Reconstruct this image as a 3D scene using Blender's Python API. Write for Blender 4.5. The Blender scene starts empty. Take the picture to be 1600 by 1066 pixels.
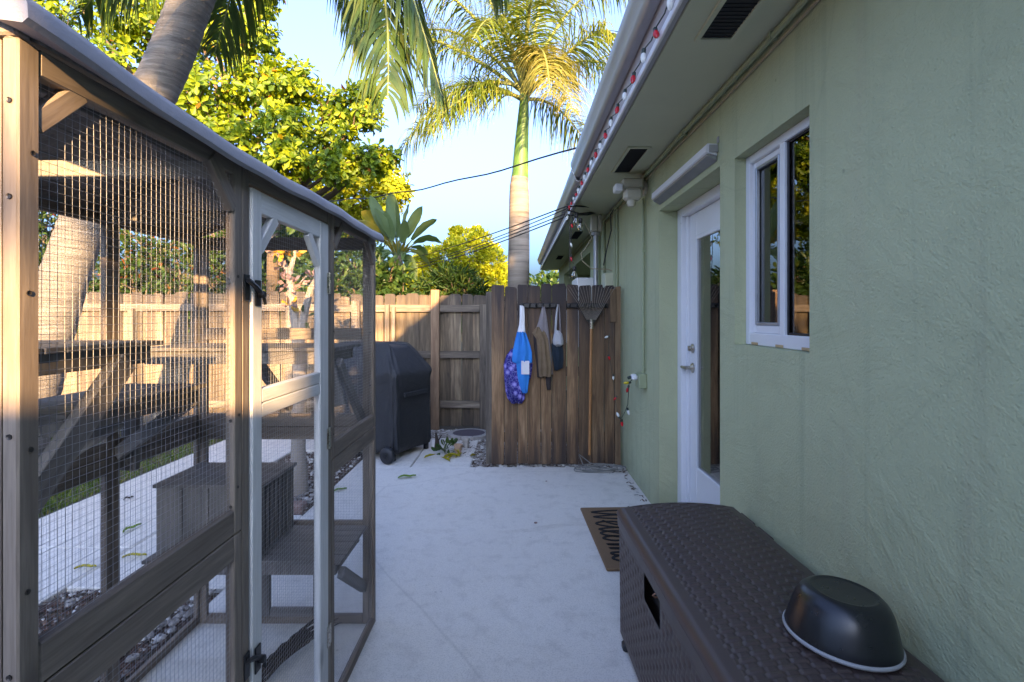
import bpy, math, random
import numpy as np
from mathutils import Vector, Matrix, noise

R = math.radians
random.seed(7)
rng = np.random.default_rng(7)
S = bpy.context.scene
COL = S.collection

# ------------------------------------------------------------------ camera
CAM_H, FPX, VPX, VPY = 1.35, 800.0, 806.0, 495.0      # eye height, focal length and vanishing point (in photo pixels)
cd = bpy.data.cameras.new('camera')
cd.sensor_width = 36.0
cd.lens = 36.0 * FPX / 1600.0
cd.shift_x = (800.0 - VPX) / 1600.0
cd.shift_y = (VPY - 533.0) / 1600.0
cd.clip_start, cd.clip_end = 0.05, 2000.0
cam = bpy.data.objects.new('camera', cd)
cam.location = (0, 0, CAM_H)
cam.rotation_euler = (R(90), 0, 0)
COL.objects.link(cam)
S.camera = cam

# ------------------------------------------------------------------ sky, sun, exposure
SUN_EL, SUN_AZ = R(10.5), R(167.0)                     # azimuth clockwise from +Y (the way the camera looks)
W = bpy.data.worlds.new('World')
S.world = W
W.use_nodes = True
wn = W.node_tree
wn.nodes.clear()
sky = wn.nodes.new('ShaderNodeTexSky')
sky.sky_type = 'NISHITA'
sky.sun_disc = False
sky.sun_elevation = SUN_EL
sky.sun_rotation = SUN_AZ
sky.air_density, sky.dust_density, sky.ozone_density = 1.0, 8.0, 8.0
bg = wn.nodes.new('ShaderNodeBackground')
bg.inputs['Strength'].default_value = 0.15
wo = wn.nodes.new('ShaderNodeOutputWorld')
hs = wn.nodes.new('ShaderNodeHueSaturation'); hs.inputs['Saturation'].default_value = 0.85
wn.links.new(sky.outputs[0], hs.inputs['Color'])
wn.links.new(hs.outputs[0], bg.inputs[0])
wn.links.new(bg.outputs[0], wo.inputs[0])
to_sun = Vector((math.sin(SUN_AZ) * math.cos(SUN_EL), math.cos(SUN_AZ) * math.cos(SUN_EL), math.sin(SUN_EL)))
sl = bpy.data.lights.new('sun', 'SUN')
sl.energy = 2.9
sl.angle = R(0.6)
sl.color = (1.0, 0.71, 0.37)
so = bpy.data.objects.new('sun', sl)
so.rotation_euler = (-to_sun).to_track_quat('-Z', 'Y').to_euler()
so.location = (0, 0, 30)
COL.objects.link(so)
S.view_settings.view_transform = 'Standard'
S.view_settings.look = 'None'
S.view_settings.exposure = 3.3
S.view_settings.use_white_balance = True
S.view_settings.white_balance_temperature = 7750
S.view_settings.white_balance_tint = 17
S.view_settings.gamma = 1.0
S.view_settings.use_curve_mapping = False
S.cycles.use_denoising = True
S.cycles.max_bounces = 10
S.cycles.diffuse_bounces = 7
S.cycles.glossy_bounces = 4
S.cycles.transmission_bounces = 6
S.cycles.transparent_max_bounces = 12
S.cycles.sample_clamp_indirect = 6.0
S.cycles.caustics_reflective = False
S.cycles.caustics_refractive = False


def P(px, py, Y):
    """the place that the photograph shows at (px, py), Y metres in front of the camera"""
    return Vector(((px - VPX) * Y / FPX, Y, CAM_H + (VPY - py) * Y / FPX))


# ------------------------------------------------------------------ object helpers
WM = {}


def link(name, data, parent=None, M=None):
    o = bpy.data.objects.new(name, data)
    COL.objects.link(o)
    M = M or Matrix()
    WM[o.name] = M
    if parent is not None:
        o.parent = parent
        o.matrix_basis = WM[parent.name].inverted() @ M
    else:
        o.matrix_basis = M
    return o


def tag(o, label=None, cat=None, group=None, kind=None):
    if label: o['label'] = label
    if cat: o['category'] = cat
    if group: o['group'] = group
    if kind: o['kind'] = kind
    return o


def thing(name, loc, label, cat, group=None, rz=0.0):
    o = link(name, None, None, Matrix.Translation(Vector(loc)) @ Matrix.Rotation(rz, 4, 'Z'))
    o.empty_display_size = 0.1
    return tag(o, label, cat, group)


def finish(me, m, smooth=False, angle=40):
    ms = m if isinstance(m, (list, tuple)) else [m]
    for x in ms: me.materials.append(x)
    if smooth:
        me.polygons.foreach_set('use_smooth', [True] * len(me.polygons))
        if angle < 180:
            me.set_sharp_from_angle(angle=R(angle))
    return me


def big_mesh(name, V, F):
    V = np.ascontiguousarray(V, dtype=np.float32)
    F = np.ascontiguousarray(F, dtype=np.int32)
    me = bpy.data.meshes.new(name)
    me.vertices.add(len(V)); me.vertices.foreach_set('co', V.ravel())
    me.loops.add(F.size); me.loops.foreach_set('vertex_index', F.ravel())
    me.polygons.add(len(F)); me.polygons.foreach_set('loop_start', np.arange(len(F), dtype=np.int32) * F.shape[1])
    me.update(calc_edges=True)
    me.validate()
    return me


class MB:
    """collects shapes and links them as ONE mesh object"""
    def __init__(self):
        self.v, self.f, self.mi = [], [], []

    def add(self, vs, fs, mi=0):
        b = len(self.v)
        self.v.extend([tuple(x) for x in vs])
        self.f.extend([tuple(b + i for i in f) for f in fs])
        self.mi.extend([mi] * len(fs))
        return self

    def box(self, lo, hi, mi=0):
        (a, b, c), (d, e, f) = lo, hi
        vs = [(a, b, c), (d, b, c), (d, e, c), (a, e, c), (a, b, f), (d, b, f), (d, e, f), (a, e, f)]
        return self.add(vs, [(0, 3, 2, 1), (4, 5, 6, 7), (0, 1, 5, 4), (1, 2, 6, 5), (2, 3, 7, 6), (3, 0, 4, 7)], mi)

    def bevel_box(self, lo, hi, c=0.004, mi=0):
        lo, hi = Vector(lo), Vector(hi)
        L = hi - lo
        c = min(c, L.x * .45, L.y * .45, L.z * .45)
        v, f = chamfer_beam(L.x, L.y, L.z, c)
        o = Vector(((lo.x + hi.x) / 2, (lo.y + hi.y) / 2, lo.z))
        return self.add([Vector(p) + o for p in v], f, mi)

    def tube(self, pts, r, n=6, cap=True, mi=0):
        pts = [Vector(p) for p in pts]
        rs = r if isinstance(r, (list, tuple)) else [r] * len(pts)
        T = []
        for i in range(len(pts)):
            a, b = pts[max(0, i - 1)], pts[min(len(pts) - 1, i + 1)]
            d = (b - a)
            T.append(d.normalized() if d.length > 1e-9 else Vector((0, 0, 1)))
        u = T[0].orthogonal().normalized()
        vs, fs = [], []
        for i, p in enumerate(pts):
            u = (u - T[i] * u.dot(T[i]))
            u = u.normalized() if u.length > 1e-6 else T[i].orthogonal().normalized()
            w = T[i].cross(u)
            for k in range(n):
                a = 2 * math.pi * k / n
                vs.append(p + (u * math.cos(a) + w * math.sin(a)) * rs[i])
        for i in range(len(pts) - 1):
            for k in range(n):
                k2 = (k + 1) % n
                fs.append((i * n + k, i * n + k2, (i + 1) * n + k2, (i + 1) * n + k))
        if cap:
            fs.append(tuple(reversed(range(n))))
            fs.append(tuple((len(pts) - 1) * n + k for k in range(n)))
        return self.add(vs, fs, mi)

    def lathe(self, prof, origin=(0, 0, 0), axis=(0, 0, 1), n=24, mi=0):
        """prof: list of (radius, height along axis)"""
        ax = Vector(axis).normalized()
        u = ax.orthogonal().normalized(); w = ax.cross(u)
        o = Vector(origin)
        vs, fs = [], []
        for (r, h) in prof:
            for k in range(n):
                a = 2 * math.pi * k / n
                vs.append(o + ax * h + (u * math.cos(a) + w * math.sin(a)) * max(r, 1e-4))
        for i in range(len(prof) - 1):
            for k in range(n):
                k2 = (k + 1) % n
                fs.append((i * n + k, i * n + k2, (i + 1) * n + k2, (i + 1) * n + k))
        fs.append(tuple(reversed(range(n))))
        fs.append(tuple((len(prof) - 1) * n + k for k in range(n)))
        return self.add(vs, fs, mi)

    def extrude(self, prof, y0, y1, ny=1, mi=0, wob=0.0):
        """prof: closed list of (x, z); swept along Y"""
        n = len(prof); vs, fs = [], []
        for j in range(ny + 1):
            y = y0 + (y1 - y0) * j / ny
            for (x, z) in prof:
                vs.append((x + random.uniform(-wob, wob), y, z + random.uniform(-wob, wob)))
        for j in range(ny):
            for k in range(n):
                k2 = (k + 1) % n
                fs.append((j * n + k, (j + 1) * n + k, (j + 1) * n + k2, j * n + k2))
        fs.append(tuple(range(n)))
        fs.append(tuple(reversed([ny * n + k for k in range(n)])))
        return self.add(vs, fs, mi)

    def loft(self, loops, mi=0, caps=True):
        n = len(loops[0]); vs, fs = [], []
        for lp in loops: vs.extend(lp)
        for j in range(len(loops) - 1):
            for k in range(n):
                k2 = (k + 1) % n
                fs.append((j * n + k, j * n + k2, (j + 1) * n + k2, (j + 1) * n + k))
        if caps:
            fs.append(tuple(reversed(range(n))))
            fs.append(tuple((len(loops) - 1) * n + k for k in range(n)))
        return self.add(vs, fs, mi)

    def build(self, name, m, parent=None, smooth=False, angle=40, origin=None, M=None):
        """M: world matrix of the frame in which the vertices were written"""
        a = np.array(self.v, dtype=float)
        lo, hi = a.min(0), a.max(0)
        if origin is None:
            origin = ((lo[0] + hi[0]) / 2, (lo[1] + hi[1]) / 2, lo[2])
        me = bpy.data.meshes.new(name)
        me.from_pydata((a - np.array(origin)).tolist(), [], self.f)
        if isinstance(m, (list, tuple)):
            me.polygons.foreach_set('material_index', self.mi)
        me.update()
        finish(me, m, smooth, angle)
        M = M or Matrix()
        return link(name, me, parent, M @ Matrix.Translation(Vector(origin)))


def chamfer_beam(w, t, L, c):
    """beam along +Z, w in X, t in Y, every edge chamfered"""
    def ring(ww, tt, z):
        x, y = ww / 2, tt / 2
        return [(-x + c, -y, z), (x - c, -y, z), (x, -y + c, z), (x, y - c, z), (x - c, y, z), (-x + c, y, z), (-x, y - c, z), (-x, -y + c, z)]
    def ring_in(z):
        x, y = w / 2 - c, t / 2 - c
        x2, y2 = w / 2 - 1.6 * c, t / 2 - 1.6 * c
        x2, y2 = max(x2, x * .5), max(y2, y * .5)
        return [(-x2, -y, z), (x2, -y, z), (x, -y2, z), (x, y2, z), (x2, y, z), (-x2, y, z), (-x, y2, z), (-x, -y2, z)]
    v = ring_in(0) + ring(w, t, c) + ring(w, t, L - c) + ring_in(L)
    f = [tuple(reversed(range(8))), tuple(range(24, 32))]
    for j in range(3):
        for k in range(8):
            k2 = (k + 1) % 8
            f.append((j * 8 + k, j * 8 + k2, (j + 1) * 8 + k2, (j + 1) * 8 + k))
    return v, f


_beams = {}


def beam_mesh(w, t, L, c, m):
    key = (round(w, 4), round(t, 4), round(L, 3), round(c, 4), m.name)
    if key not in _beams:
        v, f = chamfer_beam(w, t, L, c)
        me = bpy.data.meshes.new('beam')
        me.from_pydata(v, [], f); me.update()
        finish(me, m)
        _beams[key] = me
    return _beams[key]


def beam(name, p0, p1, w, t, m, parent, face=(0, 1, 0), c=0.0025):
    """a timber from p0 to p1; t is its thickness along 'face', w its width"""
    p0, p1 = Vector(p0), Vector(p1)
    z = (p1 - p0); L = z.length; z.normalize()
    y = Vector(face); y = (y - z * y.dot(z)).normalized()
    x = y.cross(z)
    Mx = Matrix((x, y, z)).transposed().to_4x4(); Mx.translation = p0
    return link(name, beam_mesh(w, t, L, min(c, w * .3, t * .3), m), parent, Mx)


# ------------------------------------------------------------------ material helpers
class Mat:
    def __init__(self, name):
        self.m = bpy.data.materials.new(name)
        self.m.use_nodes = True
        self.nt = self.m.node_tree
        self.b = self.nt.nodes['Principled BSDF']
        self.out = self.nt.nodes['Material Output']
        self._c = {}

    def n(self, t): return self.nt.nodes.new(t)
    def l(self, a, b): self.nt.links.new(a, b)

    def coord(self, which='Object', scale=(1, 1, 1), rand=False):
        tc = self.n('ShaderNodeTexCoord')
        mp = self.n('ShaderNodeMapping')
        mp.inputs['Scale'].default_value = scale
        self.l(tc.outputs[which], mp.inputs['Vector'])
        if rand:
            oi = self.n('ShaderNodeObjectInfo')
            vm = self.n('ShaderNodeVectorMath'); vm.operation = 'SCALE'
            vm.inputs[0].default_value = (37.0, 51.0, 29.0)
            self.l(oi.outputs['Random'], vm.inputs['Scale'])
            self.l(vm.outputs[0], mp.inputs['Location'])
        return mp.outputs[0]

    def noise(self, vec, scale=5.0, detail=4.0, rough=0.55, dist=0.0):
        x = self.n('ShaderNodeTexNoise')
        x.inputs['Scale'].default_value = scale
        x.inputs['Detail'].default_value = detail
        x.inputs['Roughness'].default_value = rough
        x.inputs['Distortion'].default_value = dist
        self.l(vec, x.inputs['Vector'])
        return x.outputs['Fac']

    def vor(self, vec, scale=5.0, out='Distance', feature='F1'):
        x = self.n('ShaderNodeTexVoronoi')
        x.feature = feature
        x.inputs['Scale'].default_value = scale
        self.l(vec, x.inputs['Vector'])
        return x.outputs[out]

    def ramp(self, fac, stops):
        x = self.n('ShaderNodeValToRGB')
        e = x.color_ramp.elements
        while len(e) < len(stops): e.new(0.5)
        for i, (p, c) in enumerate(stops):
            e[i].position = p
            e[i].color = (c, c, c, 1) if isinstance(c, (int, float)) else (*c, 1)
        self.l(fac, x.inputs[0])
        return x.outputs[0]

    def mix(self, fac, a, b, mode='MIX'):
        x = self.n('ShaderNodeMix'); x.data_type = 'RGBA'; x.blend_type = mode
        for s, v in ((x.inputs[0], fac), (x.inputs[6], a), (x.inputs[7], b)):
            if isinstance(v, (int, float)): s.default_value = v
            elif isinstance(v, tuple): s.default_value = (*v, 1)
            else: self.l(v, s)
        return x.outputs[2]

    def rnd(self):
        return self.n('ShaderNodeObjectInfo').outputs['Random']

    def island(self):
        return self.n('ShaderNodeNewGeometry').outputs['Random Per Island']

    def math(self, op, a, b=0.0):
        x = self.n('ShaderNodeMath'); x.operation = op
        for s, v in ((x.inputs[0], a), (x.inputs[1], b)):
            if isinstance(v, (int, float)): s.default_value = v
            else: self.l(v, s)
        return x.outputs[0]

    def sep(self, vec, k):
        x = self.n('ShaderNodeSeparateXYZ'); self.l(vec, x.inputs[0]); return x.outputs[k]

    def bump(self, h, strength=0.3, dist=0.01):
        x = self.n('ShaderNodeBump')
        x.inputs['Strength'].default_value = strength
        x.inputs['Distance'].default_value = dist
        self.l(h, x.inputs['Height'])
        self.l(x.outputs[0], self.b.inputs['Normal'])
        return self

    def base(self, c):
        if isinstance(c, tuple): self.b.inputs['Base Color'].default_value = (*c, 1)
        else: self.l(c, self.b.inputs['Base Color'])
        return self

    def rough(self, r):
        if isinstance(r, (int, float)): self.b.inputs['Roughness'].default_value = r
        else: self.l(r, self.b.inputs['Roughness'])
        return self

    def set(self, k, v):
        self.b.inputs[k].default_value = v
        return self


def wood(name, dark, mid, light, grain=26.0, rough=0.75, bump=0.35, var=0.5, stain=None):
    k = Mat(name)
    v = k.coord('Object', (1.0, 1.0, 0.07), rand=True)
    g1 = k.noise(v, grain, 5, 0.62, 0.6)
    g2 = k.noise(v, grain * 5.5, 3, 0.6, 0.2)
    v2 = k.coord('Object', (1, 1, 0.5), rand=True)
    big = k.noise(v2, 3.2, 3, 0.6)
    c = k.ramp(g1, [(0.28, dark), (0.5, mid), (0.74, light)])
    c = k.mix(k.math('MULTIPLY', k.ramp(g2, [(0.35, 1.0), (0.6, 0.0)]), 0.45), c, dark)
    br = k.math('ADD', k.math('MULTIPLY', k.rnd(), var), 1.0 - var * 0.5)
    br = k.math('MULTIPLY', br, k.math('ADD', k.math('MULTIPLY', big, 0.7), 0.65))
    c = k.mix(1.0, c, br, 'MULTIPLY')
    # knots
    kv = k.coord('Object', (1, 1, 0.45), rand=True)
    kd = k.vor(kv, 6.0)
    c = k.mix(k.math('MULTIPLY', k.ramp(kd, [(0.03, 1.0), (0.13, 0.0)]), 0.7), c, tuple(x * 0.45 for x in dark))
    if stain:
        z = k.sep(k.coord('Object'), 2)
        f = k.math('MULTIPLY', k.math('ADD', z, k.math('ADD', k.math('MULTIPLY', k.noise(v, 11, 4), 1.5), -0.3)), 0.4)
        f = k.ramp(f, stain[1])
        c = k.mix(f, c, stain[0])
    k.base(c).rough(rough)
    k.bump(k.math('ADD', g1, k.math('MULTIPLY', g2, 0.4)), bump, 0.004)
    return k.m


def plain(name, col, rough=0.5, metal=0.0, nscale=12.0, var=0.18, bump=0.0, spec=0.5, rand=False):
    k = Mat(name)
    v = k.coord('Object', (1, 1, 1), rand=rand)
    f = k.noise(v, nscale, 5, 0.6)
    c = k.mix(f, tuple(x * (1 - var) for x in col), tuple(min(1, x * (1 + var)) for x in col))
    k.base(c).set('Metallic', metal).set('Specular IOR Level', spec)
    k.rough(k.math('ADD', k.math('MULTIPLY', f, 0.25), max(0.02, rough - 0.12)))
    if bump: k.bump(k.noise(v, nscale * 8, 3), bump, 0.002)
    return k.m


def leaf_mat(name, cols, trans=0.45, rough=0.45, tcol=None, spec=0.35):
    """cols: ramp of leaf colours, one picked per leaf"""
    k = Mat(name)
    r = k.island()
    c = k.ramp(r, cols)
    k.base(c).rough(rough).set('Specular IOR Level', spec)
    t = k.n('ShaderNodeBsdfTranslucent')
    tc = k.mix(1.0, c, tcol or (1.5, 1.35, 0.5), 'MULTIPLY')
    k.l(tc, t.inputs[0])
    ms = k.n('ShaderNodeMixShader'); ms.inputs[0].default_value = trans
    k.l(k.b.outputs[0], ms.inputs[1]); k.l(t.outputs[0], ms.inputs[2])
    k.l(ms.outputs[0], k.out.inputs[0])
    return k.m


def glass_mat(name, tint=(1, 1, 1), refl=1.0):
    k = Mat(name)
    g = k.n('ShaderNodeBsdfGlossy'); g.inputs['Roughness'].default_value = 0.015
    tr = k.n('ShaderNodeBsdfTransparent'); tr.inputs[0].default_value = (*tint, 1)
    fr = k.n('ShaderNodeFresnel'); fr.inputs[0].default_value = 1.55
    f = k.math('MINIMUM', k.math('MULTIPLY', fr.outputs[0], 2.0 * refl), 1.0)
    ms = k.n('ShaderNodeMixShader')
    k.l(f, ms.inputs[0]); k.l(tr.outputs[0], ms.inputs[1]); k.l(g.outputs[0], ms.inputs[2])
    k.l(ms.outputs[0], k.out.inputs[0])
    return k.m


# ------------------------------------------------------------------ materials
M_ = {}
k = Mat('painted stucco')
v = k.coord('Object')
big = k.noise(v, 0.9, 4, 0.6)
mid = k.noise(v, 7.0, 5, 0.6, 0.4)
c = k.mix(big, (0.415, 0.440, 0.265), (0.480, 0.505, 0.315))
c = k.mix(k.math('MULTIPLY', k.ramp(mid, [(0.36, 1.0), (0.5, 0.0)]), 0.14), c, (0.30, 0.33, 0.21))
sv = k.coord('Object', (1, 1.6, 0.16))
c = k.mix(k.math('MULTIPLY', k.ramp(k.noise(sv, 4.0, 4, 0.6), [(0.56, 0.0), (0.75, 1.0)]), 0.32), c, (0.42, 0.38, 0.26))
c = k.mix(k.math('MULTIPLY', k.ramp(k.vor(v, 3.3), [(0.012, 1.0), (0.03, 0.0)]), 0.35), c, (0.10, 0.12, 0.09))
zz = k.sep(v, 2)
dirt = k.ramp(k.math('ADD', zz, k.math('MULTIPLY', k.noise(v, 5.0, 5, 0.7), 0.55)), [(0.22, 1.0), (0.52, 0.0)])
c = k.mix(k.math('MULTIPLY', dirt, 0.5), c, (0.20, 0.21, 0.15))
wv = k.mix(0.10, v, k.n('ShaderNodeTexNoise').outputs['Color'])
hair = k.ramp(k.vor(wv, 0.55, 'Distance', 'DISTANCE_TO_EDGE'), [(0.0, 1.0), (0.0022, 0.0)])
c = k.mix(k.math('MULTIPLY', hair, 0.10), c, (0.15, 0.17, 0.12))
drip = k.ramp(k.noise(k.coord('Object', (1, 3.0, 0.10)), 5.5, 4, 0.65), [(0.55, 0.0), (0.70, 1.0)])
c = k.mix(k.math('MULTIPLY', drip, 0.22), c, (0.19, 0.22, 0.155))
k.base(c).rough(0.8).set('Specular IOR Level', 0.25)
patch = k.ramp(k.noise(k.coord('Object', (1, 0.8, 1.5)), 1.6, 5, 0.6, 2.2), [(0.44, 0.0), (0.56, 1.0)])
fine = k.noise(v, 140, 4, 0.65)
grit = k.ramp(k.vor(v, 95.0), [(0.0, 1.0), (0.45, 0.0)])
tv = k.coord('Object', (1, 0.7, 1.3))
trowel = k.noise(tv, 5.5, 5, 0.58, 1.8)
ridge = k.ramp(k.noise(tv, 3.1, 4, 0.5, 1.0), [(0.47, 0.0), (0.5, 1.0), (0.53, 0.0)])
hgt = k.math('ADD', k.math('ADD', k.math('MULTIPLY', fine, 0.42), k.math('MULTIPLY', grit, 0.14)), k.math('ADD', k.math('MULTIPLY', trowel, 0.45), k.math('ADD', k.math('MULTIPLY', ridge, 0.012), k.math('MULTIPLY', patch, 0.30))))
k.bump(hgt, 0.75, 0.009)
M_['stucco'] = k.m

k = Mat('concrete slab')
v = k.coord('Object')
a = k.noise(v, 1.1, 5, 0.62)
b = k.noise(v, 9.0, 6, 0.68)
f = k.noise(v, 160.0, 3, 0.7)
c = k.mix(a, (0.66, 0.62, 0.555), (0.75, 0.71, 0.65))
c = k.mix(k.math('MULTIPLY', k.ramp(b, [(0.34, 1.0), (0.50, 0.0)]), 0.30), c, (0.40, 0.37, 0.335))
c = k.mix(k.math('MULTIPLY', k.ramp(f, [(0.4, 1.0), (0.5, 0.0)]), 0.25), c, (0.27, 0.25, 0.23))
sp = k.ramp(k.vor(v, 7.0), [(0.02, 1.0), (0.06, 0.0)])
c = k.mix(k.math('MULTIPLY', sp, 0.45), c, (0.17, 0.16, 0.15))
cr = k.ramp(k.vor(k.mix(0.12, v, k.n('ShaderNodeTexNoise').outputs['Color']), 0.42, 'Distance', 'DISTANCE_TO_EDGE'), [(0.0, 1.0), (0.0035, 0.0)])
c = k.mix(k.math('MULTIPLY', cr, 0.22), c, (0.25, 0.235, 0.22))
c = k.mix(k.math('MULTIPLY', k.ramp(k.noise(v, 330.0, 2, 0.8), [(0.56, 0.0), (0.70, 1.0)]), 0.4), c, (0.22, 0.20, 0.18))
c = k.mix(k.math('MULTIPLY', k.ramp(k.noise(k.coord('Object', (0.5, 1.6, 1)), 2.1, 5, 0.7, 1.5), [(0.58, 0.0), (0.72, 1.0)]), 0.22), c, (0.30, 0.24, 0.18))
k.base(c).rough(0.86).set('Specular IOR Level', 0.25)
k.bump(k.math('ADD', k.math('MULTIPLY', f, 0.5), b), 0.35, 0.004)
M_['concrete'] = k.m

k = Mat('bare soil')
v = k.coord('Object')
c = k.ramp(k.noise(v, 6, 6, 0.7), [(0.3, (0.05, 0.035, 0.022)), (0.7, (0.14, 0.10, 0.065))])
k.base(c).rough(0.95).bump(k.noise(v, 40, 5), 0.7, 0.02)
M_['soil'] = k.m
k = Mat('lawn soil')
v = k.coord('Object')
c = k.ramp(k.noise(v, 5, 6, 0.7), [(0.3, (0.05, 0.06, 0.02)), (0.7, (0.12, 0.10, 0.05))])
k.base(c).rough(0.95).bump(k.noise(v, 40, 5), 0.7, 0.02)
M_['turf'] = k.m

M_['gatewood'] = wood('weathered gate boards', (0.070, 0.036, 0.017), (0.210, 0.115, 0.054), (0.40, 0.25, 0.135), 22, 0.78, 0.6, 0.75,
                      ((0.022, 0.017, 0.019), [(0.14, 0.75), (0.30, 0.05), (0.50, 0.05), (0.68, 0.6), (0.82, 0.95)]))
M_['gatetrim'] = wood('brown gate trim', (0.09, 0.050, 0.026), (0.19, 0.115, 0.062), (0.28, 0.18, 0.10), 22, 0.78, 0.4, 0.3)
M_['fencewood'] = wood('weathered fence boards', (0.045, 0.034, 0.025), (0.155, 0.113, 0.074), (0.33, 0.26, 0.175), 16, 0.85, 0.6, 0.95,
                       ((0.045, 0.037, 0.034), [(0.14, 0.8), (0.34, 0.15), (0.58, 0.0), (0.72, 0.45), (0.84, 0.9)]))
M_['fencerail'] = wood('grey fence rails', (0.05, 0.040, 0.033), (0.135, 0.108, 0.085), (0.27, 0.225, 0.175), 18, 0.82, 0.5, 0.5)
M_['fencepost'] = wood('orange brown fence post', (0.13, 0.075, 0.045), (0.25, 0.155, 0.095), (0.36, 0.25, 0.165), 18, 0.8, 0.4, 0.3)
M_['cagewood'] = wood('brown grey stained timber', (0.105, 0.078, 0.060), (0.190, 0.150, 0.120), (0.28, 0.225, 0.18), 34, 0.62, 0.16, 0.14)
M_['shelfwood'] = wood('dark grey stained timber', (0.095, 0.085, 0.079), (0.165, 0.148, 0.136), (0.23, 0.205, 0.19), 34, 0.62, 0.16, 0.14)
M_['cagewhite'] = wood('pale grey painted timber', (0.48, 0.48, 0.47), (0.60, 0.60, 0.59), (0.70, 0.70, 0.69), 34, 0.5, 0.12, 0.06)
M_['felt'] = plain('grey roofing felt', (0.25, 0.245, 0.27), 0.6, 0, 30, 0.15, 0.5)
M_['underroof'] = wood('dark roof boards', (0.12, 0.106, 0.096), (0.21, 0.19, 0.17), (0.28, 0.25, 0.22), 20, 0.8, 0.2, 0.2)
M_['wire'] = plain('galvanised wire', (0.36, 0.36, 0.38), 0.5, 0.5, 20)
M_['blackmetal'] = plain('black metal', (0.02, 0.02, 0.022), 0.4, 0.4, 30, 0.3)
M_['steel'] = plain('satin nickel', (0.45, 0.42, 0.37), 0.28, 1.0, 30, 0.1)
M_['screw'] = plain('screw head', (0.07, 0.06, 0.055), 0.4, 0.8, 30)
M_['whitepaint'] = plain('white gloss paint', (0.74, 0.74, 0.75), 0.32, 0, 8, 0.05, 0.05)
M_['vinyl'] = plain('white vinyl', (0.72, 0.72, 0.73), 0.38, 0, 8, 0.05)
M_['cream'] = plain('aged cream plastic', (0.50, 0.47, 0.38), 0.45, 0, 14, 0.15)
M_['soffit'] = plain('sage green painted soffit', (0.52, 0.53, 0.375), 0.75, 0, 3, 0.12, 0.15)
M_['fascia'] = plain('lilac grey fascia paint', (0.44, 0.40, 0.41), 0.6, 0, 6, 0.14, 0.15)
M_['gutter'] = plain('grey white aluminium gutter', (0.42, 0.42, 0.43), 0.35, 0.25, 6, 0.15)
M_['rooftile'] = plain('grey roof covering', (0.30, 0.29, 0.28), 0.85, 0, 12, 0.25, 0.4)
M_['vent'] = plain('black vent screen', (0.012, 0.012, 0.014), 0.7, 0, 60, 0.4)
M_['greenpipe'] = plain('green painted conduit', (0.29, 0.33, 0.20), 0.55, 0, 10, 0.12)
M_['galv'] = plain('galvanised mast', (0.36, 0.38, 0.41), 0.42, 0.7, 10, 0.3)
M_['cable'] = plain('black cable', (0.018, 0.017, 0.017), 0.55, 0, 20)
M_['beigecable'] = plain('beige cable', (0.34, 0.29, 0.19), 0.6, 0, 20)
M_['greycable'] = plain('grey cable', (0.20, 0.195, 0.18), 0.55, 0, 40, 0.3)
M_['resin'] = plain('brown resin', (0.066, 0.045, 0.039), 0.43, 0, 6, 0.14, 0.06, 0.5)
M_['tyre'] = plain('black plastic wheel', (0.022, 0.022, 0.024), 0.5, 0, 20)
M_['bowl'] = plain('black glazed bowl', (0.010, 0.011, 0.013), 0.30, 0, 24, 0.4, 0.03, 0.6)
M_['rim'] = plain('grey rubber rim', (0.33, 0.33, 0.33), 0.5, 0, 20)
M_['bulbred'] = plain('red bulb', (0.55, 0.012, 0.02), 0.25, 0, 30, 0.1)
M_['bulbwhite'] = plain('frosted white bulb', (0.72, 0.74, 0.72), 0.25, 0, 30, 0.06)
M_['bulbyellow'] = plain('yellow bulb', (0.65, 0.50, 0.02), 0.25, 0, 30, 0.1)
M_['socket'] = plain('dark green socket', (0.02, 0.035, 0.025), 0.5, 0, 20)
M_['glass'] = glass_mat('window glass', (0.80, 0.82, 0.82))
M_['doorglass'] = glass_mat('door glass', (0.85, 0.84, 0.82), 1.1)
M_['bulbglass'] = glass_mat('clear bulb glass', (0.95, 0.95, 0.93))
M_['room'] = plain('brown room wall', (0.42, 0.31, 0.25), 0.8, 0, 3, 0.25)
M_['roomlight'] = plain('grey room furnishing', (0.34, 0.33, 0.33), 0.7, 0, 3, 0.2)
M_['curtain'] = plain('rust brown curtain', (0.26, 0.085, 0.045), 0.85, 0, 8, 0.3)
M_['handle'] = wood('orange varnished handle', (0.26, 0.10, 0.03), (0.38, 0.165, 0.055), (0.46, 0.22, 0.085), 30, 0.45, 0.1, 0.1)
M_['tine'] = plain('rusty steel tine', (0.30, 0.25, 0.21), 0.5, 0.6, 40, 0.4)
M_['terracotta'] = plain('pale terracotta', (0.47, 0.30, 0.20), 0.85, 0, 20, 0.2, 0.3)
M_['stone'] = plain('grey cast stone', (0.36, 0.34, 0.32), 0.9, 0, 20, 0.3, 0.5)
M_['slate'] = plain('purple grey disc', (0.085, 0.07, 0.085), 0.8, 0, 30, 0.3, 0.4)
M_['brick'] = plain('brown edging stone', (0.24, 0.15, 0.12), 0.9, 0, 20, 0.3, 0.5)

k = Mat('black grill cover cloth')
v = k.coord('Object')
f = k.noise(v, 9, 4)
c = k.mix(f, (0.014, 0.0145, 0.017), (0.024, 0.025, 0.028))
k.base(c).rough(0.68).set('Specular IOR Level', 0.55).bump(k.math('ADD', k.noise(v, 14, 4, 0.6, 0.7), k.math('MULTIPLY', k.noise(v, 300, 2), 0.05)), 0.45, 0.02)
M_['cover'] = k.m

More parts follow.
